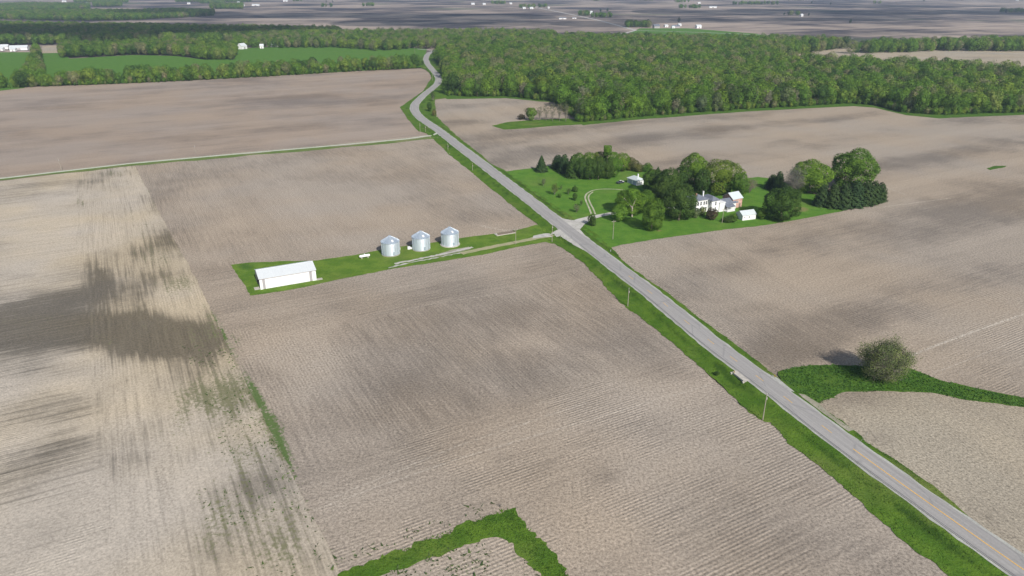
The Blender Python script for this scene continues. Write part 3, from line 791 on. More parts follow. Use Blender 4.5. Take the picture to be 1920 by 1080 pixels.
# farm lane along the top of the lot, drive to the bins, house drive, wheel tracks round the lawn
ribbon('farm_lane', [G(*p) for p in [(-400, 380), (-60, 339.5), (0, 335), (120, 321), (247, 306.5), (420, 291), (600, 275.5), (760, 261), (815, 253), (826, 248)]], 1.5, M['green_lane'], .11, jit=.15, smooth_it=3)
ribbon('field_drive', [G(*p) for p in [(1040, 441), (1015, 445), (985, 451), (950, 458), (915, 465), (890, 470), (865, 476)]], 1.5, M['drive_dirt'], .15, jit=.25, smooth_it=3)
for k, (L, hw) in enumerate([([(886, 464), (860, 470), (830, 477), (800, 483), (765, 490), (740, 495)], .75), ([(880, 471), (850, 477), (820, 483), (790, 489), (750, 497), (728, 503)], .4)]):
    ribbon('gravel_track', [G(*p) for p in L], hw, M['gravel'], .13, jit=.4, smooth_it=2, step=1.2)
flare([(846, 469), (880, 463), (884, 467), (850, 475), (815, 482), (825, 476)], M['dirt'], .118, 'gravel_patch')
ribbon('house_drive', [G(*p) for p in [(1100, 409), (1122, 405), (1150, 400.5), (1180, 397), (1230, 392), (1300, 388)]], 1.6, M['gravel'], .17, jit=.12, smooth_it=3)
ribbon('wheel_track', [G(*p) for p in [(1109, 402), (1104, 389), (1099, 378), (1096.5, 370), (1100, 363), (1111, 357), (1128, 354.5), (1154, 355), (1175, 357)]], .42, M['lane_gravel'], .125, jit=.06, smooth_it=2, nx=1)
ribbon('wheel_track', [G(*p) for p in [(1116, 402), (1113, 393), (1107, 382), (1103, 372), (1104, 366), (1112, 360)]], .40, M['lane_gravel'], .125, jit=.06, smooth_it=2, nx=1)
ribbon('side_road', [G(*p) for p in [(816, 95.5), (800, 93.5), (782, 92)]], 2.2, M['shoulder'], .2, smooth_it=1, hz=False)
for L, w in [([(1003, 14), (1040, 21), (1080, 29), (1130, 40), (1192, 57)], 5), ([(1192, 57), (1290, 60), (1440, 66), (1600, 72)], 3), ([(1192, 57), (1165, 64), (1110, 69), (1050, 73)], 4)]:
    ribbon('far_road', [G(*p, -1.4) for p in L], w, M['gravel'], -1.15, smooth_it=1, step=30, hz=False)
ribbon('far_lane', [G(*p) for p in [(1770, 98.5), (1830, 99.5), (1960, 102)]], 2.0, M['gravel'], .3, smooth_it=1, step=10, hz=False)

# ------------------------------------------------------------------ tree prototypes
def leaf_mesh(name, C, N, size, mat, core=None, jitter=.7, aspect=1.0, soft=0.0):
    """quads centred on C facing roughly N"""
    n = len(C)
    N0 = N / (np.linalg.norm(N, axis=1)[:, None] + 1e-9)
    N = N + rng.normal(size=N.shape) * jitter
    N /= np.linalg.norm(N, axis=1)[:, None] + 1e-9
    T = rng.normal(size=N.shape); T -= (T * N).sum(1)[:, None] * N; T /= np.linalg.norm(T, axis=1)[:, None] + 1e-9
    B = np.cross(N, T)
    s = size * (.6 + .8 * rng.random((n, 1))) * .5
    V = np.empty((n, 4, 3))
    V[:, 0] = C - T * s * aspect; V[:, 1] = C - B * s * .8; V[:, 2] = C + T * s * aspect; V[:, 3] = C + B * s * .8
    verts = V.reshape(-1, 3); faces = np.arange(n * 4).reshape(-1, 4).tolist()
    verts = verts.tolist()
    if core:
        cx, cy, cz, rx, ry, rz = core
        b = len(verts); nu, nv = 8, 5
        for j in range(nv + 1):
            th = math.pi * j / nv
            for i in range(nu):
                ph = 2 * math.pi * i / nu; k = .85 + .3 * random.random()
                verts.append((cx + rx * k * math.sin(th) * math.cos(ph), cy + ry * k * math.sin(th) * math.sin(ph), cz + rz * k * math.cos(th)))
        for j in range(nv):
            for i in range(nu):
                faces.append([b + j * nu + i, b + (j + 1) * nu + i, b + (j + 1) * nu + (i + 1) % nu, b + j * nu + (i + 1) % nu])
    me = bpy.data.meshes.new(name); me.from_pydata(verts, [], faces); me.materials.append(mat)
    if soft > 0:
        S = N0 * soft + N * (1 - soft); S /= np.linalg.norm(S, axis=1)[:, None] + 1e-9
        vn = np.repeat(S, 4, 0)
        if core:
            cc = np.array(verts[n * 4:]) - np.array(core[:3]); cc /= np.linalg.norm(cc, axis=1)[:, None] + 1e-9
            vn = np.concatenate([vn, cc])
        me.shade_smooth()
        me.normals_split_custom_set_from_vertices(vn.tolist())
    return me

def crown(name, mat, H=14.0, W=11.0, base=.18, nleaf=900, leaf=.8, nl=16, sd=1, flat=1.0, core=.62, drop=.8, soft=.62, lobe=1.0):
    """irregular deciduous crown in metres, foot of the tree at the origin"""
    global rng
    rng = np.random.default_rng(sd); random.seed(sd)
    cz = H * (base + 1) / 2; rx = W / 2; rz = H * (1 - base) / 2
    L = []
    for k in range(nl):
        d = rng.normal(size=3); d /= np.linalg.norm(d)
        if k < nl // 3: d[2] = abs(d[2])
        q = .50 + .16 * rng.random()
        r = rx * (.34 + .20 * rng.random()) * lobe
        if lobe < 1: q += .10; d[2] *= 1.0
        L.append((np.array([d[0] * rx * q, d[1] * rx * q, cz + d[2] * rz * q * flat]), r, r * (.8 + .3 * rng.random())))
    L.append((np.array([0, 0, cz]), rx * (.62 if lobe == 1 else .78), rz * (.72 if lobe == 1 else .80)))
    area = np.array([l[1] ** 2 for l in L]); cnt = (nleaf * 1.9 * area / area.sum()).astype(int) + 1
    Cs = []; Ns = []
    for (c, r, rzz), m in zip(L, cnt):
        d = rng.normal(size=(m, 3)); d /= np.linalg.norm(d, axis=1)[:, None]
        q = 1 - .25 * rng.random((m, 1)) ** 2 + .06 * rng.normal(size=(m, 1))
        P = c + d * np.array([r, r, rzz]) * q
        keep = np.ones(m, bool)
        for (c2, r2, rz2) in L:
            if c2 is c: continue
            e = np.linalg.norm((P - c2) / np.array([r2, r2, rz2]), axis=1)
            keep &= e > drop
        Cs.append(P[keep]); Ns.append(d[keep])
    C = np.concatenate(Cs); N = np.concatenate(Ns)
    N[:, 2] += .25
    k = np.percentile(np.hypot(C[:, 0], C[:, 1]), 98); C[:, :2] *= W / 2 / k
    lo, hi = np.percentile(C[:, 2], [1, 99.5]); C[:, 2] = H * base + (C[:, 2] - lo) / (hi - lo) * H * (1 - base)
    return leaf_mesh(name, C, N, leaf, mat, core=(0, 0, cz, rx * core, rx * core, rz * core * 1.05) if core else None, soft=soft, jitter=.55)

def conifer(name, mat, H=14.0, W=6.5, n=2600, leaf=.6, sd=1, base=.03, power=.85):
    global rng
    rng = np.random.default_rng(sd); random.seed(sd)
    t = 1 - np.sqrt(rng.random(n)); nb = 13
    z = H * (base + (1 - base) * t)
    lay = (np.floor(t * 15 + rng.random(n) * .4)); ph = rng.random(n) * 2 * math.pi
    tier = .72 + .34 * (1 - (t * 13) % 1.0) + .16 * np.sin(ph * 6 + lay * 2.1) + .10 * np.sin(ph * 11 + lay * 1.3)
    r = W / 2 * (1 - t) ** power * tier * (1 - .35 * rng.random(n) ** 2) + .08
    C = np.stack([r * np.cos(ph), r * np.sin(ph), z], 1)
    N = np.stack([np.cos(ph), np.sin(ph), .55 + 0 * ph], 1)
    return leaf_mesh(name, C, N, leaf, mat, core=(0, 0, H * .42, W * .24, W * .24, H * .36), jitter=.5, soft=.45)

def trunk_mesh(name, H, r, sd=0, mat='bark', limbs=4, reach=.5):
    rnd = random.Random(sd); mb = MB()
    p = Vector((0, 0, -.3)); rr = r * 1.25
    for k in range(4):
        q = Vector((rnd.gauss(0, r * .5), rnd.gauss(0, r * .5), H * reach * (k + 1) / 4))
        mb.tube(p, q, rr, rr * .82, 8, cap=False); p = q; rr *= .82
    for k in range(limbs):
        a = 2 * math.pi * (k + rnd.random() * .6) / limbs; z = H * reach * (.5 + .5 * rnd.random())
        mb.tube((0, 0, z), (math.cos(a) * H * .22, math.sin(a) * H * .22, z + H * .22), rr * .7, rr * .25, 5, cap=False)
    return mb.mesh(name, M[mat])

# big-woods prototypes (material colour chosen per instance)
PROTO_H = 14.0
forest_crowns = [crown('crown', M['leaf'], 14, 11.5, .06, 2000, .6, 15, 10 + k, core=.42) for k in range(6)]
forest_trunk = trunk_mesh('trunk', 14, .25, 3, limbs=3)
def domed(name, mat, Hh, Ww, sd, ntip=260, base=.12, thick=.3):
    rg = np.random.default_rng(sd); mb = MB()
    n = ntip; dv = rg.normal(size=(n, 3)); dv /= np.linalg.norm(dv, axis=1)[:, None]
    q = (.45 + .55 * rg.random(n) ** .6)[:, None]
    lump = (.82 + .22 * np.sin(dv[:, :1] * 5 + sd) * np.cos(dv[:, 1:2] * 4 + dv[:, 2:] * 3))
    T = dv * q * lump * np.array([Ww / 2, Ww / 2, Hh * (1 - base) / 2]) + np.array([0, 0, Hh * (1 + base) / 2])
    T[:, 2] = np.clip(T[:, 2], Hh * .05, None)
    nl = 11; limbs = []
    for k in range(nl):
        a = 2 * math.pi * (k + rg.random() * .7) / nl; e = .25 + .75 * rg.random()
        end = np.array([math.cos(a) * Ww * .30 * (1.3 - e), math.sin(a) * Ww * .30 * (1.3 - e), Hh * (.30 + .45 * e)])
        P = [np.array([0, 0, -.2]), np.array([0, 0, Hh * .10])]
        for j in range(1, 4):
            P.append(P[1] + (end - P[1]) * j / 3 + rg.normal(size=3) * .03 * Ww)
        for j in range(4):
            mb.tube(P[j], P[j + 1], thick * (1 - .22 * j) if j else thick * 1.3, thick * (1 - .22 * (j + 1)), 6 if j < 2 else 4, cap=False)
        limbs += P[1:]
    LN = np.array(limbs)
    for t_ in T:
        d_ = np.linalg.norm(LN - t_, axis=1) + (LN[:, 2] > t_[2]) * 3
        s0 = LN[int(d_.argmin())]
        mid = s0 + (t_ - s0) * .5 + rg.normal(size=3) * .05 * Ww; r_ = thick * .16
        mb.tube(s0, mid, r_, r_ * .6, 3, cap=False); mb.tube(mid, t_, r_ * .6, r_ * .25, 3, cap=False)
        for _ in range(2):
            e_ = mid + (t_ - mid) * rg.random() + rg.normal(size=3) * .07 * Ww
            mb.tube(mid, e_, r_ * .4, r_ * .15, 3, cap=False)
    return mb.mesh(name, mat), T
def budding_proto(sd):
    me, T = domed('branches', M['twig'], 15, 9.5, sd, 150, .12, .2)
    rg = np.random.default_rng(sd)
    C = np.repeat(T, 6, 0) + rg.normal(size=(len(T) * 6, 3)) * .55
    N_ = C - np.array([0, 0, 8.0]); N_ /= np.linalg.norm(N_, axis=1)[:, None]
    return me, leaf_mesh('crown', C, N_, .62, M['leaf'], jitter=1.0, soft=.4)
buds = [budding_proto(200 + k) for k in range(2)]
def joined(a, b, mat):
    v = [tuple(q.co) for q in a.vertices] + [tuple(q.co) for q in b.vertices]; n = len(a.vertices)
    f = [tuple(q.vertices) for q in a.polygons] + [tuple(i + n for i in q.vertices) for q in b.polygons]
    me = bpy.data.meshes.new('crown'); me.from_pydata(v, [], f); me.materials.append(mat); return me
mass_crowns = []
for me in forest_crowns:
    m2 = me.copy(); m2.materials[0] = M['leaf_random']; mass_crowns.append(m2)
yard_crowns = [crown('crown', M['leaf'], 14, 11.5, .07, 7000, .52, 24, 30 + k, core=.42) for k in range(4)]
grand_crowns = [crown('crown', M['leaf'], 14, 11.5, .04, 17000, .34, 40, 130 + k, core=.45, lobe=.74) for k in range(3)]
low_crowns = [crown('crown', M['leaf'], 10, 9, .0, 3200, .5, 16, 50 + k, core=.5, drop=.85) for k in range(2)]
conifers = [conifer('crown', M['leaf'], 14, 7.5, 4200, .6, 60 + k) for k in range(3)]
cedar = [conifer('crown', M['leaf'], 12, 6.0, 4600, .5, 70 + k, power=.46) for k in range(2)]
yard_trunk = [trunk_mesh('trunk', 14, .32, 5 + k, limbs=4) for k in range(2)]
conifer_trunk = trunk_mesh('trunk', 14, .2, 9, limbs=0, reach=.8)

COL = {'bright': (.125, .225, .026), 'mid': (.092, .178, .024), 'dark': (.060, .112, .022), 'yellow': (.140, .200, .026), 'pale': (.130, .165, .075),
       'grey': (.20, .20, .13), 'conifer': (.044, .082, .028), 'blue': (.026, .055, .030), 'olive': (.12, .125, .04), 'brown': (.075, .060, .035)}
def vary(c, v=.14):
    k = 1 + random.uniform(-v, v); return (c[0] * k * (1 + random.uniform(-.08, .08)), c[1] * k, c[2] * k * (1 + random.uniform(-.1, .1)), 1)

def tree(name, X, Y, Hh, Ww, crown_me, color, label, cat='tree', group=None, trunk_me=None, z=0.0, protoH=14.0, protoW=11.5, rz=None):
    r = empty(name, (X, Y, z), random.uniform(0, 6.28) if rz is None else rz, (Ww / protoW, Ww / protoW, Hh / protoH))
    tag(r, label, cat, group)
    c = link_mesh('crown', crown_me, r); c.color = color
    if trunk_me is not None: link_mesh('trunk', trunk_me, r)
    return r

def sample(px, spacing, sd, z=0.0, world=None):
    W = np.array([G(*p, z) for p in px]) if world is None else np.array(world)
    rg = np.random.default_rng(sd)
    x0, y0 = W.min(0); x1, y1 = W.max(0)
    gx, gy = np.meshgrid(np.arange(x0, x1 + spacing, spacing), np.arange(y0, y1 + spacing, spacing * .87))
    gx = gx + (np.arange(gx.shape[0]) % 2)[:, None] * spacing * .5
    gx = gx.ravel() + (rg.random(gx.size) - .5) * spacing * .8; gy = gy.ravel() + (rg.random(gy.size) - .5) * spacing * .8
    ins = np.zeros(gx.shape, bool); n = len(W)
    for i in range(n):
        ax, ay = W[i]; bx, by = W[(i + 1) % n]
        if ay == by: continue
        ins ^= ((ay > gy) != (by > gy)) & (gx < (bx - ax) * (gy - ay) / (by - ay) + ax)
    return gx[ins], gy[ins]

big_woods = [(838, 179), (880, 181), (950, 181), (1000, 187), (1040, 190), (1062, 208), (1090, 229), (1130, 226), (1200, 219), (1400, 205), (1600, 194), (1640, 197), (1700, 211), (1760, 216), (1920, 211), (2060, 207), (2150, 168), (1920, 152), (1780, 140), (1650, 134), (1560, 130), (1480, 118), (1480, 104), (1590, 91), (1560, 87), (1300, 83), (1040, 79),
             (960, 77), (900, 84), (845, 92), (826, 100), (818, 112), (828, 126), (836, 142), (838, 160)]
hedge_A = [(-160, 178), (0, 166), (100, 162), (200, 158.5), (330, 153), (500, 144), (650, 135), (775, 129), (790, 122), (650, 128), (500, 137), (330, 146), (200, 151.5), (0, 159), (-160, 170)]
hedge_B = [(40, 163), (82, 160), (82, 135), (76, 112), (76, 94), (66, 94), (60, 118), (48, 140)]
clump_C = [(118, 109), (250, 102), (330, 104), (390, 112), (440, 113), (442, 96), (400, 90), (300, 90), (200, 94), (118, 94)]
tree_line = [(442, 90), (640, 90), (700, 96), (776, 92), (800, 92), (850, 88), (900, 82), (1040, 76), (1040, 68), (900, 66), (640, 68), (440, 72)]
dark_woods = [(-250, 86), (0, 84), (118, 83), (440, 80), (640, 74), (640, 63), (440, 60), (200, 55), (0, 53), (-250, 53)]
right_line = [(1592, 101), (1700, 99), (1760, 96), (1920, 97), (2200, 97), (2200, 86), (1920, 87), (1640, 92)]
pool = []
for nm, poly, sp, lo, hi in [('woods', big_woods, 9.6, .85, 1.55), ('hedge', hedge_A, 8.5, .55, 1.25), ('hedge', hedge_B, 8, .6, 1.0), ('clump', clump_C, 9, .9, 1.35), ('line', tree_line, 11, .8, 1.3), ('dark', dark_woods, 11, 1.0, 1.4), ('rline', right_line, 11, 1.0, 1.5)]:
    xs, ys = sample(poly, sp, len(pool) + 5)
    for x, y in zip(xs, ys):
        pool.append((math.hypot(x, y), x, y, nm, random.uniform(lo, hi)))
pool.sort()
vis = []
rest = []
NIND = 250
cnt = 0
for e in pool:
    px_, py_ = PX(e[1], e[2], 8)
    inv = -30 < px_ < 1950
    if cnt < NIND and inv: vis.append(e); cnt += 1
    else: rest.append(e)
def section(x, y):
    px_ = float(PX(x, y)[0]); py_ = float(PX(x, y)[1])
    for lim, w_ in ((900, 'beside the road bend'), (1000, 'above the small field'), (1120, 'above the grassy finger'), (1280, 'above the grove'), (1420, 'above the farmhouse'),
                    (1560, 'above the grey tree'), (1680, 'at the peak of the field edge'), (1800, 'at the dip of the field edge')):
        if px_ < lim: return w_
    return 'at the far right'
LAB = {'hedge': ('bushy tree in the hedgerow between the brown field and the green fields', 'hedgerow trees'),
       'clump': ('tree in the clump between the two green fields', 'trees of the clump'),
       'line': ('tree in the line behind the green field', 'trees of the back line'), 'dark': ('tree in the dark woods', 'dark woods trees'), 'rline': ('tree in the far right line', 'right line trees')}
WC = ['bright', 'mid', 'mid', 'mid', 'bright', 'dark', 'yellow', 'pale', 'bright', 'mid', 'grey']
WORD = {'bright': 'bright green', 'mid': 'mid green', 'dark': 'dark green', 'yellow': 'yellow', 'pale': 'pale', 'grey': 'greyish'}
for dd, x, y, nm, s in vis:
    k = random.choice(WC)
    if nm == 'woods':
        sc_ = section(x, y); lab = 'tree at the edge of the woods ' + sc_; grp = 'woods edge trees ' + sc_
    else: lab, grp = LAB[nm]
    tree('woodland_tree' if nm == 'woods' else 'hedgerow_tree', x, y, 14 * s, 11.5 * s * random.uniform(.8, 1.05), (random.choice(forest_crowns) if k != 'grey' else buds[0][1]), vary(COL[k]), WORD[k] + ' ' + lab,
         'tree', WORD[k] + ' ' + grp, forest_trunk if k != 'grey' else buds[0][0])

bud_mat = leafm('leaf_budding', 'random'); _r = [q for q in bud_mat.node_tree.nodes if q.type == 'VALTORGB'][0]
for _e in _r.color_ramp.elements: _c = _e.color; _e.color = (.17 + .25 * _c[0], .16 + .3 * _c[1], .10 + .3 * _c[2], 1)
for a_, b_ in buds: mass_crowns.append(joined(a_, b_, bud_mat))
proto_col = bpy.data.collections.new('tree_prototypes')       # shapes for the far-off wood, not linked to the scene
for k, me in enumerate(mass_crowns):
    o = bpy.data.objects.new('%02d_crown' % k, me); proto_col.objects.link(o)

def scatter(name, pts, coll, n_proto, kind='stuff', mat=None):
    """pts: (x, y, z, sx, sz, rot, idx)"""
    P = np.array(pts, float)
    me = bpy.data.meshes.new(name); me.from_pydata(P[:, :3].tolist(), [], [])
    a = me.attributes.new('scl', 'FLOAT_VECTOR', 'POINT'); a.data.foreach_set('vector', np.stack([P[:, 3], P[:, 3], P[:, 4]], 1).astype(np.float32).ravel())
    a = me.attributes.new('rotz', 'FLOAT_VECTOR', 'POINT'); a.data.foreach_set('vector', np.stack([P[:, 5] * 0, P[:, 5] * 0, P[:, 5]], 1).astype(np.float32).ravel())
    a = me.attributes.new('pick', 'INT', 'POINT'); a.data.foreach_set('value', P[:, 6].astype(np.int32))
    o = link_mesh(name, me); o['kind'] = kind
    ng = bpy.data.node_groups.new(name, 'GeometryNodeTree')
    ng.interface.new_socket('Geometry', in_out='INPUT', socket_type='NodeSocketGeometry'); ng.interface.new_socket('Geometry', in_out='OUTPUT', socket_type='NodeSocketGeometry')
    N = ng.nodes; Lk = ng.links
    gi = N.new('NodeGroupInput'); go = N.new('NodeGroupOutput')
    ip = N.new('GeometryNodeInstanceOnPoints'); ci = N.new('GeometryNodeCollectionInfo')
    ci.inputs['Collection'].default_value = coll; ci.inputs['Separate Children'].default_value = True; ci.inputs['Reset Children'].default_value = True
    ip.inputs['Pick Instance'].default_value = True
    def na(nm, ty):
        q = N.new('GeometryNodeInputNamedAttribute'); q.data_type = ty; q.inputs['Name'].default_value = nm
        return [s_ for s_ in q.outputs if s_.enabled and s_.name == 'Attribute'][0]
    e2 = N.new('FunctionNodeEulerToRotation')
    Lk.new(gi.outputs[0], ip.inputs['Points']); Lk.new(ci.outputs[0], ip.inputs['Instance'])
    Lk.new(na('pick', 'INT'), ip.inputs['Instance Index']); Lk.new(na('rotz', 'FLOAT_VECTOR'), e2.inputs[0]); Lk.new(e2.outputs[0], ip.inputs['Rotation'])
    Lk.new(na('scl', 'FLOAT_VECTOR'), ip.inputs['Scale']); Lk.new(ip.outputs[0], go.inputs[0])
    md = o.modifiers.new('scatter', 'NODES'); md.node_group = ng
    return o

def mass(name, entries, label, z=0.0, budding=.0):
    pts = [(x, y, z, s * random.uniform(.85, 1.1), s, random.uniform(0, 6.28), (random.randrange(6) if random.random() > budding else 6 + random.randrange(2))) for x, y, s in entries]
    o = scatter(name, pts, proto_col, 6); tag(o, label, 'woods')
    return o
mass('woodland', [(e[1], e[2], e[4]) for e in rest if e[3] == 'woods'], 'deep part of the big green woods stretching across the right', budding=.14)
mass('hedgerow', [(e[1], e[2], e[4]) for e in rest if e[3] == 'hedge'], 'rest of the bushy hedgerow along the green fields at the left')
mass('woodland', [(e[1], e[2], e[4]) for e in rest if e[3] == 'clump'], 'green clump of trees standing between the two green fields')
mass('woodland', [(e[1], e[2], e[4]) for e in rest if e[3] == 'line'], 'line of trees behind the farther green field, left of the road', budding=.3)
mass('woodland', [(e[1], e[2], e[4]) for e in rest if e[3] == 'dark'], 'dark woods behind the green fields at the upper left', budding=.12)
mass('woodland', [(e[1], e[2], e[4]) for e in rest if e[3] == 'rline'], 'row of tall trees beyond the tan clearing at the upper right')
# understorey brush along the woods edge
brush = []
for a, b in zip(big_woods[:17], big_woods[1:18]):
    L = resample([G(*a), G(*b)], 4.0)
    for p in L:
        for _ in range(2): brush.append((p[0] + random.uniform(-3, 3), p[1] + random.uniform(-1, 5), random.uniform(.25, .5)))
for a, b in zip(hedge_A[:8], hedge_A[1:9]):
    for p in resample([G(*a), G(*b)], 4.0): brush.append((p[0] + random.uniform(-2, 2), p[1] + random.uniform(-1, 5), random.uniform(.22, .45)))
mass('brush', brush, 'low leafy brush along the foot of the woods and hedgerow')
# distant woods and farm groves on the plain
far_polys = [([(-250, 39), (0, 37), (160, 39), (260, 38), (280, 36)], [(280, 26), (160, 25), (0, 27), (-250, 28)], 'distant dark wood at the upper left with a green front'),
             ([(270, 36), (330, 34), (400, 30)], [(402, 25), (330, 23), (270, 24)], 'distant dark wood ending in a single tree above the pale fields'),
             ([(-250, 22), (0, 22), (60, 20), (168, 17)], [(168, 12), (60, 10), (0, 12), (-250, 12)], 'light green distant wood near the top left corner'),
             ([(176, 13), (228, 12)], [(228, 6), (176, 6)], 'small grove by white sheds near the top left'),
             ([(395, 17), (456, 17)], [(456, 11), (395, 12)], 'green grove left of the long white shed'),
             ([(375, 7), (420, 7)], [(420, 3), (375, 3)], 'faint grove near the top edge, upper left'),
             ([(140, 5), (240, 5)], [(240, 1), (140, 1)], 'faint distant grove at the top left edge'),
             ([(330, 4), (470, 4)], [(470, 0), (330, 0)], 'faint distant grove along the top edge')]
for k, (a, b, lab) in enumerate(far_polys):
    sp = 12 if k < 3 else 14
    xs, ys = sample(a + b, sp, 90 + k, -1.4)
    ent = [(x, y, random.uniform(.9, 1.35)) for x, y in zip(xs, ys)]
    if ent: mass('far_woods', ent, lab, -1.4)
def grove(cx, cy, w, dpt, n, lab, s=(.8, 1.3)):
    X, Y = G(cx, cy, -1.4); hw = w / 2 / mpp(cy)
    ent = [(X + random.uniform(-hw, hw), Y + random.uniform(0, dpt), random.uniform(*s)) for _ in range(n)]
    mass('farm_grove', ent, lab, -1.4)
for g in [(690, 12, 22, 60, 14, 'tiny grove around a farmstead left of centre at the top'), (930, 8, 34, 80, 22, 'grove beside white farm buildings near the top centre'), (988, 15, 30, 60, 22, 'grove around the farmstead at the far road end'),
          (1018, 14, 13, 40, 9, 'small grove right of the road-end farmstead'), (1097, 30, 24, 60, 16, 'dark grove behind the round white shed'), (1128, 33, 44, 40, 26, 'dark low grove in front of the round white shed'),
          (1200, 52, 48, 70, 36, 'dark grove left of the blue-grey farm buildings'), (1118, 2, 20, 60, 10, 'tiny grove at the top edge right of centre'), (1216, 2, 30, 60, 10, 'flat grove at the top edge, right half'),
          (1298, 16, 42, 80, 24, 'low green hedge line above the dark plain'), (1284, 5, 28, 80, 14, 'grove with a white shed at the top right'), (1420, 9, 86, 90, 50, 'long row of dark trees on the plain at the upper right'),
          (1495, 1, 34, 80, 16, 'grove touching the top edge right of the long tree row'), (1910, 24, 46, 60, 26, 'dark grove at the upper right corner'), (1492, 29, 18, 40, 6, 'low shrubs beside a lone white house on the dark plain'),
          (612, 13, 22, 40, 10, 'small round grove in the pale field left of centre'), (1645, 7, 14, 30, 5, 'tiny clump of two trees at the top right'), (560, 3, 20, 40, 8, 'small grove by a long white shed at the top'),
          (1870, 0, 60, 60, 10, 'flat grove on the top edge at the far right')]: grove(*g)
lone = [(1139, 22, 14, 'tall thin lone tree behind the dark grove on the plain'), (1126, 23, 13, 'shorter lone tree just left of the tall thin one on the plain'), (1273, 42, 14, 'lone tree between the farm roofs at the upper right'), (1594, 44, 12, 'thin pale lone tree right of the white farm shed'),
        (612, 5, 12, 'round lone tree above the small grove left of centre'), (624, 5, 12, 'slim lone tree right of the round one at the top'), (1885, 25, 15, 'dark conical lone tree left of the corner grove'), (1470, 29, 10, 'dark lone shrub left of the white house on the plain'),
        (1478, 29, 13, 'largest dark lone tree by the white house on the plain'), (1516, 30, 10, 'dark lone shrub right of the white house on the plain'), (1522, 7, 13, 'small tree on the plain at the top right'), (1557, 9, 12, 'second small tree on the plain at the top right'), (1732, 3, 16, 'lone tree hanging from the top edge at the right')]
for px_, py_, h_, lab in lone:
    X, Y = G(px_, py_, -1.4)
    tree('distant_tree', X, Y, h_, h_ * .7, random.choice(forest_crowns), vary(COL['blue']), lab, 'tree', None, forest_trunk, -1.4)

# ------------------------------------------------------------------ yard trees (base x, base y, top y, width px, shape, colour, label)
def ytree(bx, by, ty, wpx, shape, color, label, name=None, cat='tree', group=None, dy=0.0):
    X, Y = G(bx, by)
    Hh = height_from(bx, by, ty); Ww = wpx / mpp(by)
    Hh = max(1.0, Hh - Ww * .10)
    if shape == 'round' and wpx > 40: me, pH, pW, tr = random.choice(grand_crowns), 14, 11.3, random.choice(yard_trunk)
    elif shape == 'round' and wpx < 18: _b = random.choice(buds); me, pH, pW, tr = _b[1], 15, 9.8, _b[0]
    elif shape == 'round': me, pH, pW, tr = random.choice(yard_crowns), 14, 11.2, random.choice(yard_trunk)
    elif shape == 'low': me, pH, pW, tr = random.choice(low_crowns), 10, 8.8, None
    elif shape == 'spruce': me, pH, pW, tr = random.choice(conifers), 14, 7.5, conifer_trunk
    elif shape == 'cedar': me, pH, pW, tr = random.choice(cedar), 12, 6.0, conifer_trunk
    nm = name or {'round': 'maple_tree', 'low': 'leafy_bush', 'spruce': 'spruce_tree', 'cedar': 'cedar_tree'}[shape]
    c = COL[color] if isinstance(color, str) else color
    return tree(nm, X, Y, Hh, Ww, me, vary(c, .06), label, cat, group, tr, .05, pH, pW)
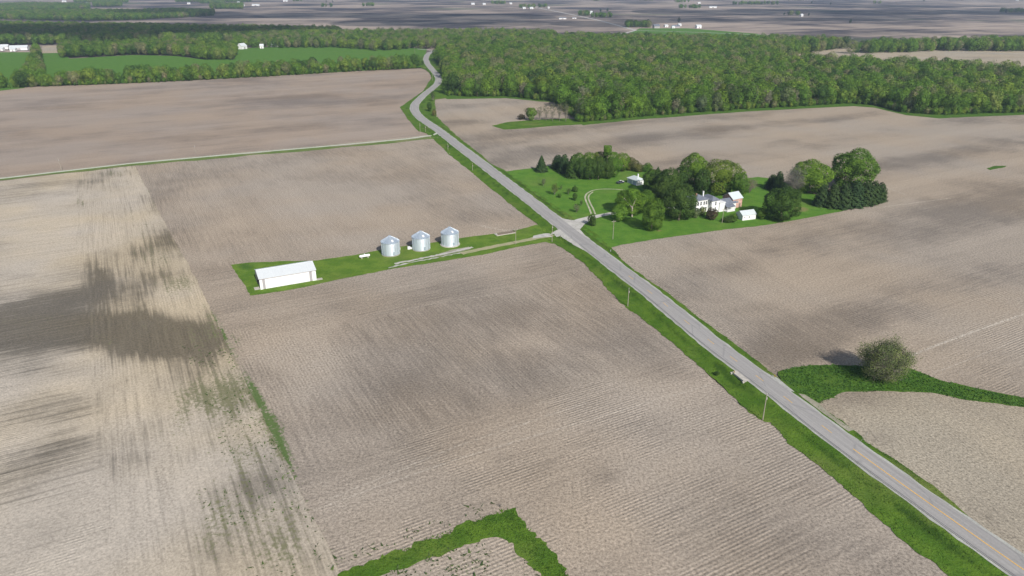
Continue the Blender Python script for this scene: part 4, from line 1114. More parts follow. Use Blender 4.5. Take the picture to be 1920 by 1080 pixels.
YT = [
 (1015, 322, 289, 24, 'spruce', 'conifer', 'dark spruce standing alone on the lawn left of the grove'),
 (1046, 316, 287, 26, 'cedar', 'conifer', 'dark evergreen at the left end of the grove'),
 (1058, 324, 286, 26, 'cedar', 'conifer', 'second dark evergreen from the left end of the grove'),
 (1074, 333, 288, 28, 'cedar', 'dark', 'evergreen at the front left corner of the grove'),
 (1090, 336, 294, 26, 'round', 'dark', 'dark tree in the front row of the grove, left part'),
 (1106, 337, 292, 26, 'round', 'dark', 'dark tree in the front row of the grove, centre'),
 (1122, 337, 291, 26, 'round', 'dark', 'dark tree in the front row of the grove, just right of centre'),
 (1138, 335, 292, 26, 'round', 'dark', 'dark tree in the front row of the grove, right part'),
 (1153, 332, 294, 26, 'round', 'mid', 'tree at the front right corner of the grove'),
 (1084, 322, 284, 28, 'round', 'mid', 'green tree in the back row of the grove, left part'),
 (1104, 322, 283, 30, 'round', 'bright', 'bright green tree in the back row of the grove behind the centre'),
 (1124, 322, 282, 28, 'round', 'yellow', 'yellow green tree in the back row of the grove'),
 (1146, 322, 282, 30, 'round', 'bright', 'bright green tree in the back row of the grove right of the square topped one'),
 (1166, 321, 284, 30, 'round', 'bright', 'bright green tree near the right end of the grove'),
 (1182, 320, 293, 28, 'round', 'olive', 'olive tree at the right end of the grove'),
 (1196, 321, 304, 26, 'low', 'olive', 'low olive brush trailing off the right end of the grove'),
 (1213, 322, 303, 20, 'low', 'mid', 'round green bush on the field edge above the small garage'),
 (1233, 330, 311, 14, 'spruce', 'conifer', 'small pointed evergreen above the dark trees on the field edge'),
 (1248, 333, 315, 14, 'spruce', 'conifer', 'second small pointed evergreen on the field edge'),
 (1182, 400, 350, 62, 'round', 'bright', 'big bright maple with two pale trunks beside the house drive'),
 (1208, 396, 352, 46, 'round', 'mid', 'mid green maple leaning over the right pale trunk'),
 (1161, 415, 380, 32, 'round', 'bright', 'bright round tree at the end of the pale drive'),
 (1222, 433, 370, 44, 'round', 'mid', 'tall oval tree in front on the lawn right of the drive'),
 (1110, 423, 399, 18, 'low', 'dark', 'small dark upright bush beside the drive entrance'),
 (1225, 362, 314, 46, 'round', 'dark', 'dark tree right of the small grey garage'),
 (1252, 372, 313, 50, 'round', 'dark', 'large dark tree in the middle of the yard, behind'),
 (1240, 392, 330, 44, 'round', 'dark', 'dark tree in the yard left of the house, left one'),
 (1272, 413, 338, 66, 'round', 'dark', 'large dark tree hiding the left end of the white house'),
 (1300, 352, 282, 58, 'round', 'bright', 'tallest green tree behind the white house'),
 (1278, 356, 308, 36, 'round', 'dark', 'dark tree between the tallest tree and the yard trees'),
 (1316, 366, 315, 30, 'round', 'dark', 'dark tree directly behind the house roof'),
 (1353, 362, 295, 74, 'round', 'yellow', 'broad yellow green tree behind the white house'),
 (1386, 372, 322, 34, 'round', 'mid', 'green tree behind the brick shed'),
 (1302, 408, 388, 20, 'low', 'pale', 'pale leafy shrub in front of the house left part'),
 (1316, 403, 386, 14, 'low', 'pale', 'small pale shrub by the house wall'),
 (1333, 411, 387, 26, 'low', 'brown', 'round reddish brown bush in front of the house'),
 (1366, 416, 405, 28, 'low', 'dark', 'low dark shrub in front of the porch'),
 (1376, 409, 399, 18, 'low', 'mid', 'low green shrub between porch and white shed'),
 (1428, 411, 388, 20, 'low', 'mid', 'green bush at the right end of the white shed'),
 (1464, 413, 346, 68, 'round', 'dark', 'big dense dark maple right of the white shed'),
 (1447, 354, 324, 26, 'cedar', 'conifer', 'dark evergreen left of the bare grey tree'),
 (1458, 360, 318, 24, 'cedar', 'conifer', 'dark evergreen touching the bare grey tree'),
 (1517, 362, 292, 76, 'round', 'bright', 'broad bright green tree right of the bare grey tree'),
 (1594, 352, 270, 88, 'round', 'mid', 'tallest broad tree at the right end of the farmyard'),
 (1540, 386, 342, 32, 'cedar', 'conifer', 'leftmost dark evergreen of the row at the right end'),
 (1559, 389, 340, 32, 'cedar', 'conifer', 'second dark evergreen of the row at the right end'),
 (1579, 390, 338, 34, 'cedar', 'conifer', 'third dark evergreen of the row at the right end'),
 (1600, 387, 334, 36, 'cedar', 'conifer', 'middle dark evergreen of the row at the right end'),
 (1619, 384, 334, 34, 'cedar', 'conifer', 'third last dark evergreen of the row at the right end'),
 (1634, 381, 335, 30, 'cedar', 'conifer', 'second last dark evergreen of the row at the right end'),
 (1648, 377, 339, 26, 'cedar', 'conifer', 'last dark evergreen of the row, beside the field'),
 (1490, 372, 352, 26, 'low', 'dark', 'dark brush under the bare grey tree'),
 (1019, 349, 332, 10, 'round', 'pale', 'thin young tree on the lawn nearest the spruce'),
 (1040, 366, 341, 17, 'round', 'yellow', 'yellow green young tree on the lawn'),
 (1052, 356, 345, 8, 'round', 'mid', 'slim young tree right of the yellow green one'),
 (1049, 371, 362, 8, 'low', 'mid', 'tiny bush at the foot of the yellow green young tree'),
 (1066, 365, 350, 12, 'round', 'mid', 'young green tree in the middle of the lawn group'),
 (1078, 360, 347, 11, 'low', 'dark', 'dark young bush in the lawn group, upper one'),
 (1078, 376, 361, 10, 'low', 'dark', 'dark young bush in the lawn group, lower one'),
 (1081, 399, 380, 16, 'round', 'pale', 'pale young tree on the lawn nearest the drive loop'),
 (1090, 386, 374, 7, 'round', 'dark', 'slim dark sapling beside the drive loop'),
 (812, 190, 168, 12, 'round', 'dark', 'small dark tree in the verge right of the road bend'),
 (806, 209, 190, 11, 'low', 'dark', 'dark roadside bush below the road bend, upper one'),
 (814, 217, 203, 9, 'low', 'olive', 'olive roadside bush below the road bend, lower one'),
 (996, 226, 200, 20, 'round', 'bright', 'bright small tree at the tip of the grassy finger'),
 (978, 224, 212, 16, 'low', 'brown', 'brown brush at the very tip of the grassy finger'),
 (1336, 745, 737, 10, 'low', 'dark', 'hidden') ,
 (1344, 703, 697, 12, 'low', 'dark', 'dark weedy bush beside the culvert mouth'),
]
for e in YT:
    if e[6] == 'hidden': continue
    ytree(*e)
# square-topped clipped tree rising out of the grove
X, Y = G(1137, 326)
hh = height_from(1137, 326, 274); ww = 13 / mpp(326)
rng = np.random.default_rng(5)
n = 1400
q = (rng.random((n, 3)) - .5)
ax = rng.integers(0, 3, n); sgn = np.sign(rng.random(n) - .5)
q[np.arange(n), ax] = sgn * .5
nn = np.zeros((n, 3)); nn[np.arange(n), ax] = sgn
Cq = q * np.array([ww, ww, 5.0]) + np.array([0, 0, hh - 2.5])
sq = leaf_mesh('crown', Cq, nn, .45, M['leaf'], core=(0, 0, hh - 2.5, ww * .45, ww * .45, 2.2))
r = empty('clipped_tree', (X, Y, 0.05)); tag(r, 'square topped green tree rising above the middle of the grove', 'tree')
c = link_mesh('crown', sq, r); c.color = vary(COL['mid'], .02)
tm = MB().tube((0, 0, -.2), (0, 0, hh - 4), .28, .2, 8).build('trunk', M['bark'], r)
# bare and budding trees: limbs grown from the foot to twig ends spread through a domed crown
def bare(bx, by, ty, wpx, sd, label, name='bare_tree', ntip=260, leafc=None, nl=3, mat='twig', leafsz=.28, group=None, base=.12, thick=.25):
    X, Y = G(bx, by); Ww = wpx / mpp(by); Hh = height_from(bx, by, ty) - Ww * .08
    me, T = domed('branches', M[mat], Hh, Ww, sd, ntip, base, thick)
    r = empty(name, (X, Y, .02)); tag(r, label, 'tree', group)
    link_mesh('branches', me, r)
    if leafc:
        rg = np.random.default_rng(sd)
        C = np.repeat(T, nl, 0); C = C + rg.normal(size=C.shape) * Ww * .045
        N_ = C - np.array([0, 0, Hh * .45]); N_ /= np.linalg.norm(N_, axis=1)[:, None] + 1e-9
        lm = leaf_mesh('foliage', C, N_, leafsz, M['leaf'], jitter=1.2, soft=.35)
        o = link_mesh('foliage', lm, r); o.color = (*leafc, 1)
    return r
bare(1652, 712, 628, 104, 3, 'large spreading olive tree just coming into leaf beside the grassy waterway', 'budding_tree', 700, (.150, .185, .072), 34, 'twig', .25, base=-.02, thick=.24)
bare(1486, 368, 303, 48, 5, 'bare grey tree between dark evergreens and the bright green tree', ntip=420, leafc=(.16, .165, .15), nl=7, leafsz=.34, base=.05)
bare(1405, 362, 328, 36, 7, 'thin bare brownish tree right of the brick shed', ntip=260, leafc=(.20, .17, .10), nl=4, leafsz=.3)
for k, (bx, by, ty, w) in enumerate([(1012, 226, 196, 16), (1024, 226, 192, 16), (1036, 227, 190, 17), (1049, 227, 188, 18), (1061, 228, 190, 16), (988, 222, 198, 14)]):
    bare(bx, by, ty, w, 20 + k, 'pale thin bare tree in the row along the grassy finger', ntip=90, leafc=(.16, .165, .09), nl=4, leafsz=.5, group='thin bare trees along the grassy finger', base=.25)
bare(966, 436, 422, 16, 33, 'small bare shrub growing on the old concrete slab', 'bare_shrub', 70, base=0, thick=.1)
bare(938, 951, 942, 14, 34, 'small twiggy grey shrub at the corner of the bottom grass', 'bare_shrub', 60, base=0, thick=.06)
# pale trunks showing under the big maple by the drive
X, Y = G(1185, 407)
o = MB(); o.tube((0, 0, -.3), (-.2, 0, 5), .42, .34, 8, cap=False); o.tube((-.2, 0, 4.6), (-4.2, 1.5, 9.0), .3, .16, 7, cap=False); o.tube((-.2, 0, 4.9), (1.6, .5, 9.5), .26, .12, 7, cap=False)
r = empty('leaning_tree', (X, Y, .05)); tag(r, 'forked pale trunk of the leaning tree on the lawn near the drive', 'tree'); o.build('trunk', M['bark_pale'], r)
lc = link_mesh('crown', crown('crown', M['leaf'], 5.5, 7, .05, 900, .5, 10, 88, core=.5), r, (-.5, 2.0, 8.0)); lc.color = vary(COL['bright'], .02)
rng = np.random.default_rng(11); random.seed(11)

# ------------------------------------------------------------------ buildings
def gable_roof(mb, x0, x1, y0, y1, ze, zr, oh=.4, th=.14, ex=.35):
    ym = (y0 + y1) / 2; sl = (zr - ze) / (ym - y0)
    ya, yb = y0 - oh, y1 + oh; za = ze - oh * sl
    mb.slab([(x0 - ex, ya, za + th), (x1 + ex, ya, za + th), (x1 + ex, ym, zr + th), (x0 - ex, ym, zr + th)], th)
    mb.slab([(x0 - ex, ym, zr + th), (x1 + ex, ym, zr + th), (x1 + ex, yb, za + th), (x0 - ex, yb, za + th)], th)
def hip_roof(mb, x0, x1, y0, y1, ze, zr, oh=.45, inset=None):
    x0 -= oh; x1 += oh; y0 -= oh; y1 += oh
    w = min(x1 - x0, y1 - y0) / 2 if inset is None else inset
    if x1 - x0 >= y1 - y0: a, b = (x0 + w, (y0 + y1) / 2, zr), (x1 - w, (y0 + y1) / 2, zr)
    else: a, b = ((x0 + x1) / 2, y0 + w, zr), ((x0 + x1) / 2, y1 - w, zr)
    c = [(x0, y0, ze), (x1, y0, ze), (x1, y1, ze), (x0, y1, ze)]; lo = [(p[0], p[1], ze - .18) for p in c]
    vs = c + lo + [a, b]
    if x1 - x0 >= y1 - y0: fs = [(0, 1, 9, 8), (2, 3, 8, 9), (3, 0, 8), (1, 2, 9)]
    else: fs = [(0, 1, 8), (1, 2, 9, 8), (2, 3, 9), (3, 0, 8, 9)]
    fs += [(4, 5, 1, 0), (5, 6, 2, 1), (6, 7, 3, 2), (7, 4, 0, 3), (7, 6, 5, 4)]
    mb.add(vs, fs)
def gable_walls(mb, x0, x1, y0, y1, ze, zr):
    ym = (y0 + y1) / 2
    mb.prism([(y0, -.3), (y1, -.3), (y1, ze), (ym, zr), (y0, ze)], x0, x1)
def window(parent, side, pos, z0, z1, w, plane):
    """side 'f': on face y=plane, facing -y ; side 'l': on x=plane, facing -x"""
    fr = MB(); gl = MB()
    a, b = pos - w / 2, pos + w / 2
    def bx(mb, u0, u1, z0_, z1_, o0, o1):
        if side == 'f': mb.box(u0, u1, plane - o1, plane - o0, z0_, z1_)
        else: mb.box(plane - o1, plane - o0, u0, u1, z0_, z1_)
    t = .10
    bx(fr, a - t, b + t, z1, z1 + t, 0, .08); bx(fr, a - t, b + t, z0 - t, z0, 0, .1); bx(fr, a - t, a, z0, z1, 0, .08); bx(fr, b, b + t, z0, z1, 0, .08)
    bx(fr, a, b, (z0 + z1) / 2 - .04, (z0 + z1) / 2 + .04, .03, .07)
    f = fr.build('window', M['white_paint'], parent)
    bx(gl, a, b, z0, z1, .005, .03)
    gl.build('pane', M['glass'], f)
    return f
def root_at(name, px, az, label, cat, group=None, z=0.05):
    X, Y = G(*px)
    r = empty(name, (X, Y, z), az); tag(r, label, cat, group); return r

# --- machine shed: front wall faces the camera (local -y), open doorway at the left end
b = root_at('machine_shed', (488.8, 543.6), R(26.5), 'long white metal machine shed with an open left end on the grass strip', 'shed')
L, W, E, RZ = 20.6, 10.5, 4.3, 5.9
w = MB(); w.box(0, 1.0, 0, .15, 0, E); w.box(L - 1.5, L, 0, .15, 0, E)
w.prism([(.15, 0), (W, 0), (W, E), (W / 2, RZ), (.15, E)], L - .15, L)
w.box(.15, L - .15, W - .15, W, 0, E)
w.box(0, .15, .15, 1.2, 0, E); w.box(0, .15, W - 1.0, W, 0, E)
w.add([(0, .15, E - .7), (0, W, E - .7), (0, W, E), (0, W / 2, RZ), (0, .15, E), (.15, .15, E - .7), (.15, W, E - .7), (.15, W, E), (.15, W / 2, RZ), (.15, .15, E)],
      [(0, 1, 2, 3, 4), (9, 8, 7, 6, 5), (0, 5, 6, 1), (0, 4, 9, 5), (4, 3, 8, 9), (3, 2, 7, 8), (2, 1, 6, 7)])
w.build('wall', M['white_metal'], b)
g = MB(); g.box(1.0, L - 1.5, .16, .25, 0, E); g.build('inner_wall', M['grey_metal'], b)
dr = MB(); dr.box(1.9, L - 2.5, -.12, -.02, .1, E - .25); dr.build('sliding_door', M['white_metal'], b)
tk = MB(); tk.box(0, L, -.20, -.01, E - .34, E - .08); tk.build('door_track', M['grey_metal'], b)
dd2 = MB(); dd2.box(-.12, -.02, 7.7, W - .1, .1, E - .6); dd2.build('sliding_door', M['grey_metal'], b)
rf = MB(); gable_roof(rf, 0, L, 0, W, E, RZ, .25, .12, .25)
for k in range(23):
    x = -.1 + k * (L + .2) / 22
    rf.slab([(x, -.25, E - .25 * .305 + .15), (x + .06, -.25, E - .25 * .305 + .15), (x + .06, W / 2, RZ + .15), (x, W / 2, RZ + .15)], .04)
ro = rf.build('roof', M['white_roof'], b)
rc = MB(); rc.tube((-.25, W / 2, RZ + .15), (L + .25, W / 2, RZ + .15), .09, .09, 6); rc.build('ridge_cap', M['white_roof'], ro)
fl = MB(); fl.box(.1, L - .1, .2, W - .2, -.02, .06); fl.build('floor', M['concrete'], b)
sl = MB(); sl.box(L + .05, L + 2.3, -.2, 1.4, -.05, .12); sl.build('door_slab', M['concrete'], b)
sk = MB(); sk.box(-2.0, -.1, .6, 3.2, -.05, .1); sk.build('door_slab', M['concrete'], b)

# --- grain bins
def bin_(px, label, fan, slab):
    X, Y = G(*px)
    r = empty('grain_bin', (X, Y, .05), R(-60)); tag(r, label, 'grain bin', 'round steel grain bins on the grass strip')
    RB, HB, HR = 3.75, 5.7, 2.1
    if slab: MB().lathe([(0, .28), (RB + .55, .28), (RB + .55, 0)], 40).build('slab', M['concrete'], r)
    else: MB().lathe([(0, .12), (RB + .12, .12), (RB + .12, 0)], 40).build('slab', M['concrete'], r)
    prof = []
    nz = 7
    for k in range(nz):
        z0 = .28 + (HB - .28) * k / nz; z1 = .28 + (HB - .28) * (k + 1) / nz
        prof += [(RB, z0), (RB, z1 - .06), (RB + .035, z1 - .05), (RB + .035, z1)]
    wl_ = MB().lathe(prof, 48).build('wall', M['galvanised'], r, smooth=True)
    for k in range(16):
        a = 2 * math.pi * k / 16
        st = MB(); st.tube((math.cos(a) * (RB + .05), math.sin(a) * (RB + .05), .3), (math.cos(a) * (RB + .05), math.sin(a) * (RB + .05), HB), .05, .05, 4)
        if k == 0: sme = st.mesh('stiffener', M['galvanised']); link_mesh('stiffener', sme, wl_)
        else:
            so = link_mesh('stiffener', sme, wl_); so.rotation_euler = (0, 0, a)
    rf = MB(); rf.lathe([(RB + .22, HB - .05), (.55, HB + HR), (.55, HB + HR + .12)], 32)
    ro = rf.build('roof', M['galvanised_roof'], r)
    rb = MB()
    for k in range(32):
        a = 2 * math.pi * k / 32
        rb.tube((math.cos(a) * (RB + .2), math.sin(a) * (RB + .2), HB), (math.cos(a) * .6, math.sin(a) * .6, HB + HR + .04), .045, .03, 4)
    rb.build('roof_rib', M['galvanised'], ro)
    MB().lathe([(.6, HB + HR + .05), (.6, HB + HR + .2), (0, HB + HR + .36)], 16).build('cap', M['galvanised'], ro)
    h = MB(); h.slab([(RB * .62, -.4, HB + 1.05), (RB * .86, -.4, HB + .52), (RB * .86, .4, HB + .52), (RB * .62, .4, HB + 1.05)], -.12)
    h.build('hatch', M['white_metal'], ro)
    dr = MB(); dr.box(RB - .02, RB + .08, -.45, .45, .6, 1.9); dr.build('door', M['galvanised_roof'], r)
    ld = MB()
    for s_ in (-.2, .2): ld.tube((RB + .12, .9 + s_, .4), (RB + .12, .9 + s_, HB), .025, .025, 4)
    for k in range(16): ld.tube((RB + .12, .7, .5 + k * .3), (RB + .12, 1.1, .5 + k * .3), .02, .02, 4)
    ld.build('ladder', M['galvanised'], r)
    if fan:
        f = MB(); f.box(-RB - 2.0, -RB - .9, -.65, .65, .05, 1.1); f.box(-RB - .9, -RB + .2, -.35, .35, .1, .8)
        fo = f.build('fan', M['white_paint'], r); fo.rotation_euler = (0, 0, fan)
        fg = MB(); fg.tube((-RB - 2.04, 0, .58), (-RB - 1.95, 0, .58), .42, .42, 16)
        fg.build('fan_intake', M['dark'], fo)
    return r
RZB = R(60)
bin_((733, 476), 'leftmost of the three grain bins, with a white fan box at its left', R(-58), False)
bin_((790, 466.5), 'middle one of the three grain bins', R(65), False)
bin_((844, 458.5), 'rightmost of the three grain bins, standing on a wide concrete slab', R(-58), True)

# --- propane tank
t_ = root_at('propane_tank', (684, 484), R(26), 'long white propane tank lying on saddles left of the grain bins', 'tank')
m = MB(); pr = [(0.02, -2.3), (.33, -2.2), (.52, -2.0), (.56, -1.7), (.56, 1.7), (.52, 2.0), (.33, 2.2), (.02, 2.3)]
m.lathe(pr, 16); me = m.mesh('tank_body', M['white_paint']); me.transform(Matrix.Translation((0, 0, 1.0)) @ Matrix.Rotation(math.pi / 2, 4, 'Y')); me.shade_smooth()
link_mesh('tank_body', me, t_)
MB().tube((0, 0, 1.5), (0, 0, 1.85), .22, .22, 10).build('valve_dome', M['white_paint'], t_)
for x in (-1.3, 1.3): MB().box(x - .15, x + .15, -.5, .5, 0, .6).build('saddle', M['concrete'], t_)
# small steel tray by the first bin
# --- old concrete slab with boards
s_ = root_at('old_slab', (932, 443), R(27), 'old concrete slab with weathered boards between the bins and the road', 'slab')
MB().box(0, 9.5, 0, 3.2, -.1, .22).build('slab_base', M['concrete'], s_)
for k in range(9):
    MB().box(.6 + k * .1, 7.8 - (k % 3) * .5, .35 + k * .29, .57 + k * .29, .23, .30 + .03 * (k % 2)).build('board', M['wood'], s_)
MB().box(6.5, 9.2, .4, 2.6, .23, .38).build('board_stack', M['wood'], s_)

# --- utility poles
def pole(bx, by, ty, label, arm=False, group='wooden utility poles', lean=0.0, lamp=False):
    X, Y = G(bx, by); z = float(hgt(np.array([X]), np.array([Y]))[0]); h_ = height_from(bx, by, ty)
    r = empty('utility_pole', (X, Y, z - .1), R(20)); tag(r, label, 'utility pole', group); r.rotation_euler = (0, lean, R(20))
    MB().tube((0, 0, -.3), (0, 0, h_ + .2), .14, .09, 8).build('pole', M['pole_wood'], r)
    if arm:
        a = MB().box(-1.0, 1.0, -.06, .06, h_ - .6, h_ - .45).build('crossarm', M['pole_wood'], r)
        for x in (-.85, 0, .85): MB().tube((x, 0, h_ - .45), (x, 0, h_ - .25), .05, .04, 6).build('insulator', M['white_paint'], a)
    else:
        MB().tube((0, 0, h_ + .2), (0, 0, h_ + .42), .05, .04, 6).build('insulator', M['white_paint'], r)
        MB().tube((.2, 0, h_ - 1.5), (.2, 0, h_ - .9), .14, .14, 8).build('bracket', M['grey_metal'], r)
    return r
pole(1149, 449, 413, 'utility pole on the lawn right of the house drive', True)
pole(967, 458, 428, 'utility pole beside the old concrete slab', True)
pole(1035, 454, 421, 'utility pole at the corner of the field drive and the road')
pole(1177, 574.5, 541, 'utility pole in the grass ditch below the field drive')
pole(1430, 788, 739, 'utility pole near the bottom beyond the culvert, largest of the poles')
pole(788, 252, 232, 'utility pole left of the road above the lot corner, left one of two')
pole(798, 247, 235, 'shorter utility pole left of the road above the lot corner, right one of two')
pole(840, 281, 270, 'utility pole in the verge just below the lane corner')
pole(886, 319, 306, 'utility pole in the verge halfway to the lawn')
pole(1354, 418, 391, 'utility pole in front of the farmhouse porch', True)
pole(116, 320, 296, 'pale utility pole by the farm lane at the far left', lean=R(-4))
pole(367, 289, 271, 'thin utility pole by the farm lane, nearer the centre')
pole(811, 152, 138, 'pole in the verge at the upper road bend')
pole(778, 104, 88, 'pole beside the green field at the top of the road')
# guy post and marker posts
gp = root_at('guy_post', (1620, 831), R(20), 'thin leaning grey post with a guy wire in the right verge', 'post')
MB().tube((0, 0, -.2), (.9, .3, 3.0), .05, .04, 6).build('post', M['pole_wood'], gp)
MB().tube((-1.8, 0, .0), (.9, .3, 2.9), .018, .018, 4).build('guy_wire', M['grey_metal'], gp)
for px, lab in [((1452, 711), 'yellow marker post at the right edge of the road by the culvert'), ((1376, 703), 'yellow marker post on the left edge of the road by the culvert')]:
    mk = root_at('marker_post', px, R(-60), lab, 'marker post', None, .35)
    MB().box(-.04, .04, -.03, .03, -.4, 1.1).build('post', M['grey_metal'], mk)
    MB().box(-.14, .14, -.06, -.03, .35, 1.15).build('reflector_panel', M['yellow'], mk)
mk = root_at('marker_post', (1468, 724), R(-60), 'short yellow block on the gravel below the marker post', 'marker', None, .3)
MB().box(-.7, .7, -.15, .15, -.1, .25).build('block', M['yellow'], mk)
mb_ = root_at('mailbox', (1051, 447), R(-60), 'small grey mailbox on a post beside the field drive entrance', 'mailbox', None, .3)
MB().box(-.05, .05, -.05, .05, -.3, 1.0).build('post', M['wood'], mb_)
MB().prism([(-.12, 1.0), (.12, 1.0), (.12, 1.2), (0, 1.3), (-.12, 1.2)], -.28, .28).build('box', M['grey_metal'], mb_)
st_ = root_at('white_stake', (1145, 473), R(0), 'short white stake at the lower corner of the lawn', 'stake')
MB().tube((0, 0, -.1), (0, 0, 1.1), .09, .07, 6).build('stake_post', M['white_paint'], st_)
MB().box(-.6, .6, -.5, -.1, 0, .14).build('footing', M['white_paint'], st_)

# --- culvert headwall under the road
cv = empty('culvert', (CULV[0], CULV[1], 0), CULV_AZ); tag(cv, 'concrete culvert headwall with a dark block for its shaded mouth under the left road edge', 'culvert')
MB().box(-3.0, -2.5, -.9, 1.3, -1.6, .46).build('wing_wall', M['concrete'], cv)
MB().box(2.5, 3.0, -.9, 1.3, -1.6, .46).build('wing_wall', M['concrete'], cv)
MB().box(-2.5, 2.5, -.45, -.1, .12, .62).build('headwall', M['concrete'], cv)
MB().box(-2.5, 2.5, -.36, -.1, -1.6, .12).build('mouth_shade', M['dark'], cv)  # solid block coloured near black, stands in for the shade inside the mouth
MB().box(-2.98, 2.98, -.1, 1.35, .13, .60).build('deck', M['concrete'], cv)

# --- farmhouse
h = root_at('farmhouse', (1326, 397), R(27), 'white two-storey farmhouse with dark grey hipped roofs and a low rear wing', 'house')
wA = MB(); wA.box(-7.5, 0, 0, 8, -.3, 6.5); wA.build('wall', M['white_paint'], h)
wB = MB(); wB.box(.003, 4.7, -2.6, 6, -.3, 6.1); wB.build('wall', M['white_paint'], h)
wC = MB(); wC.box(4.703, 8.2, -3.2, 4, -.3, 4.5); wC.build('wall', M['white_paint'], h)
wD = MB(); gable_walls(wD, 8.203, 16.2, -2.4, 3.2, 3.4, 5.2); wD.build('wall', M['white_paint'], h)
m = MB(); hip_roof(m, -7.5, 0, 0, 8, 6.6, 8.5, .5); rA = m.build('roof', M['shingle'], h)
m = MB(); hip_roof(m, .1, 4.7, -2.6, 6, 6.2, 7.9, .5); m.build('roof', M['shingle'], h)
m = MB(); m.box(4.5, 8.45, -3.45, 4.2, 4.5, 4.72); m.build('roof', M['white_paint'], h)
m = MB(); gable_roof(m, 8.6, 16.2, -2.4, 3.2, 3.4, 5.2, .4, .14, .35); m.build('roof', M['shingle'], h)
m = MB(); m.box(-7.75, .25, -.28, -.02, 6.15, 6.4); m.box(-7.78, -7.5, -.02, 8.2, 6.15, 6.4); m.build('cornice', M['white_paint'], h)
m = MB(); m.box(.1, 4.95, -2.88, -2.62, 5.8, 6.02); m.build('cornice', M['white_paint'], h)
MB().box(-.6, -.05, 3.6, 4.2, 6.8, 9.6).build('chimney', M['white_paint'], rA)
MB().box(-5.5, -4.6, 3.4, 4.2, 7.2, 9.1).build('chimney', M['brick'], rA)
for u in (-6.3, -4.6, -2.6, -1.2):
    window(h, 'f', u, 3.9, 5.6, .85, 0.0); window(h, 'f', u, .9, 2.7, .85, 0.0)
for u in (2.5,): window(h, 'f', u, 3.7, 5.4, .8, -2.6); window(h, 'f', u, .9, 2.6, .8, -2.6)
window(h, 'l', -1.4, 3.7, 5.4, .8, .003)
window(h, 'l', 2, 3.9, 5.6, .85, -7.5); window(h, 'l', 5.5, 3.9, 5.6, .85, -7.5); window(h, 'l', 2, .9, 2.7, .85, -7.5)
window(h, 'f', 14.3, 1.1, 2.6, .9, -2.4)
p_ = MB(); p_.slab([(7.9, -5.4, 2.45), (13.3, -5.4, 2.45), (13.3, -2.45, 3.35), (7.9, -2.45, 3.35)], .12); p_.build('porch_roof', M['shingle'], h)
for x in (8.3, 10.0, 11.7, 13.0): MB().box(x - .08, x + .08, -5.2, -5.04, 0, 2.35).build('porch_post', M['white_paint'], h)
MB().box(8.0, 13.2, -5.3, -2.42, -.1, .35).build('porch_floor', M['white_paint'], h)
MB().box(8.3, 13.0, -5.15, -5.09, .55, 1.15).build('porch_railing', M['white_paint'], h)
window(h, 'f', 11.6, 1.3, 2.5, .9, -2.4)
dm = MB().box(9.3, 10.2, -2.46, -2.405, .35, 2.4).build('door', M['wood'], h)
MB().tube((10.05, -2.5, 1.3), (10.05, -2.44, 1.3), .04, .04, 6).build('handle', M['grey_metal'], dm)

# --- brick shed with pale metal roof
k_ = root_at('brick_shed', (1372.5, 391.5), R(30), 'tall brick shed with a pale metal gable roof behind the farmhouse', 'shed')
m = MB(); gable_walls(m, 0, 6.6, 0, 7, 4.9, 7.3); m.build('wall', M['brick_mix'], k_)
m = MB(); gable_roof(m, 0, 6.6, 0, 7, 4.9, 7.3, .35, .12, .35); m.build('roof', M['roof_metal'], k_)
window(k_, 'f', 3.4, 2.6, 3.6, .8, 0)
MB().box(4.6, 5.6, -.06, -.005, 0, 2.1).build('door', M['wood'], k_)
# --- white shed in front
g_ = root_at('white_shed', (1391.7, 414), R(20), 'low white shed with a pale metal gable roof and two small windows on the lawn', 'shed')
m = MB(); gable_walls(m, 0, 7.6, 0, 5.2, 2.6, 4.1); m.build('wall', M['white_paint'], g_)
m = MB(); gable_roof(m, 0, 7.6, 0, 5.2, 2.6, 4.1, .3, .1, .3); m.build('roof', M['roof_metal'], g_)
window(g_, 'f', 1.2, 1.2, 1.8, .5, 0); window(g_, 'f', 3.8, 1.1, 1.8, .55, 0)
# --- small garage at the upper left of the yard
q_ = root_at('small_garage', (1193.7, 348.5), R(32), 'small garage with a pale grey roof and white chimney beside the grove', 'garage')
m = MB(); m.box(0, 5, 0, 8.0, -.3, 2.9); m.build('wall', M['white_paint'], q_)
m = MB(); hip_roof(m, 0, 5, 0, 8.0, 2.9, 4.5, .45); rq = m.build('roof', M['roof_metal'], q_)
MB().box(3.2, 3.8, 3, 3.6, 3.2, 5.6).build('chimney', M['white_paint'], rq)
for a, b2 in ((.6, 3.4), (4.2, 7.2)):
    dq = MB().box(-.06, -.005, a, b2, 0, 2.2).build('garage_door', simple('door_grey%d' % int(a * 10), (.36, .40, .48), .6), q_)
window(q_, 'f', 3.2, 1.0, 1.9, .7, 0)
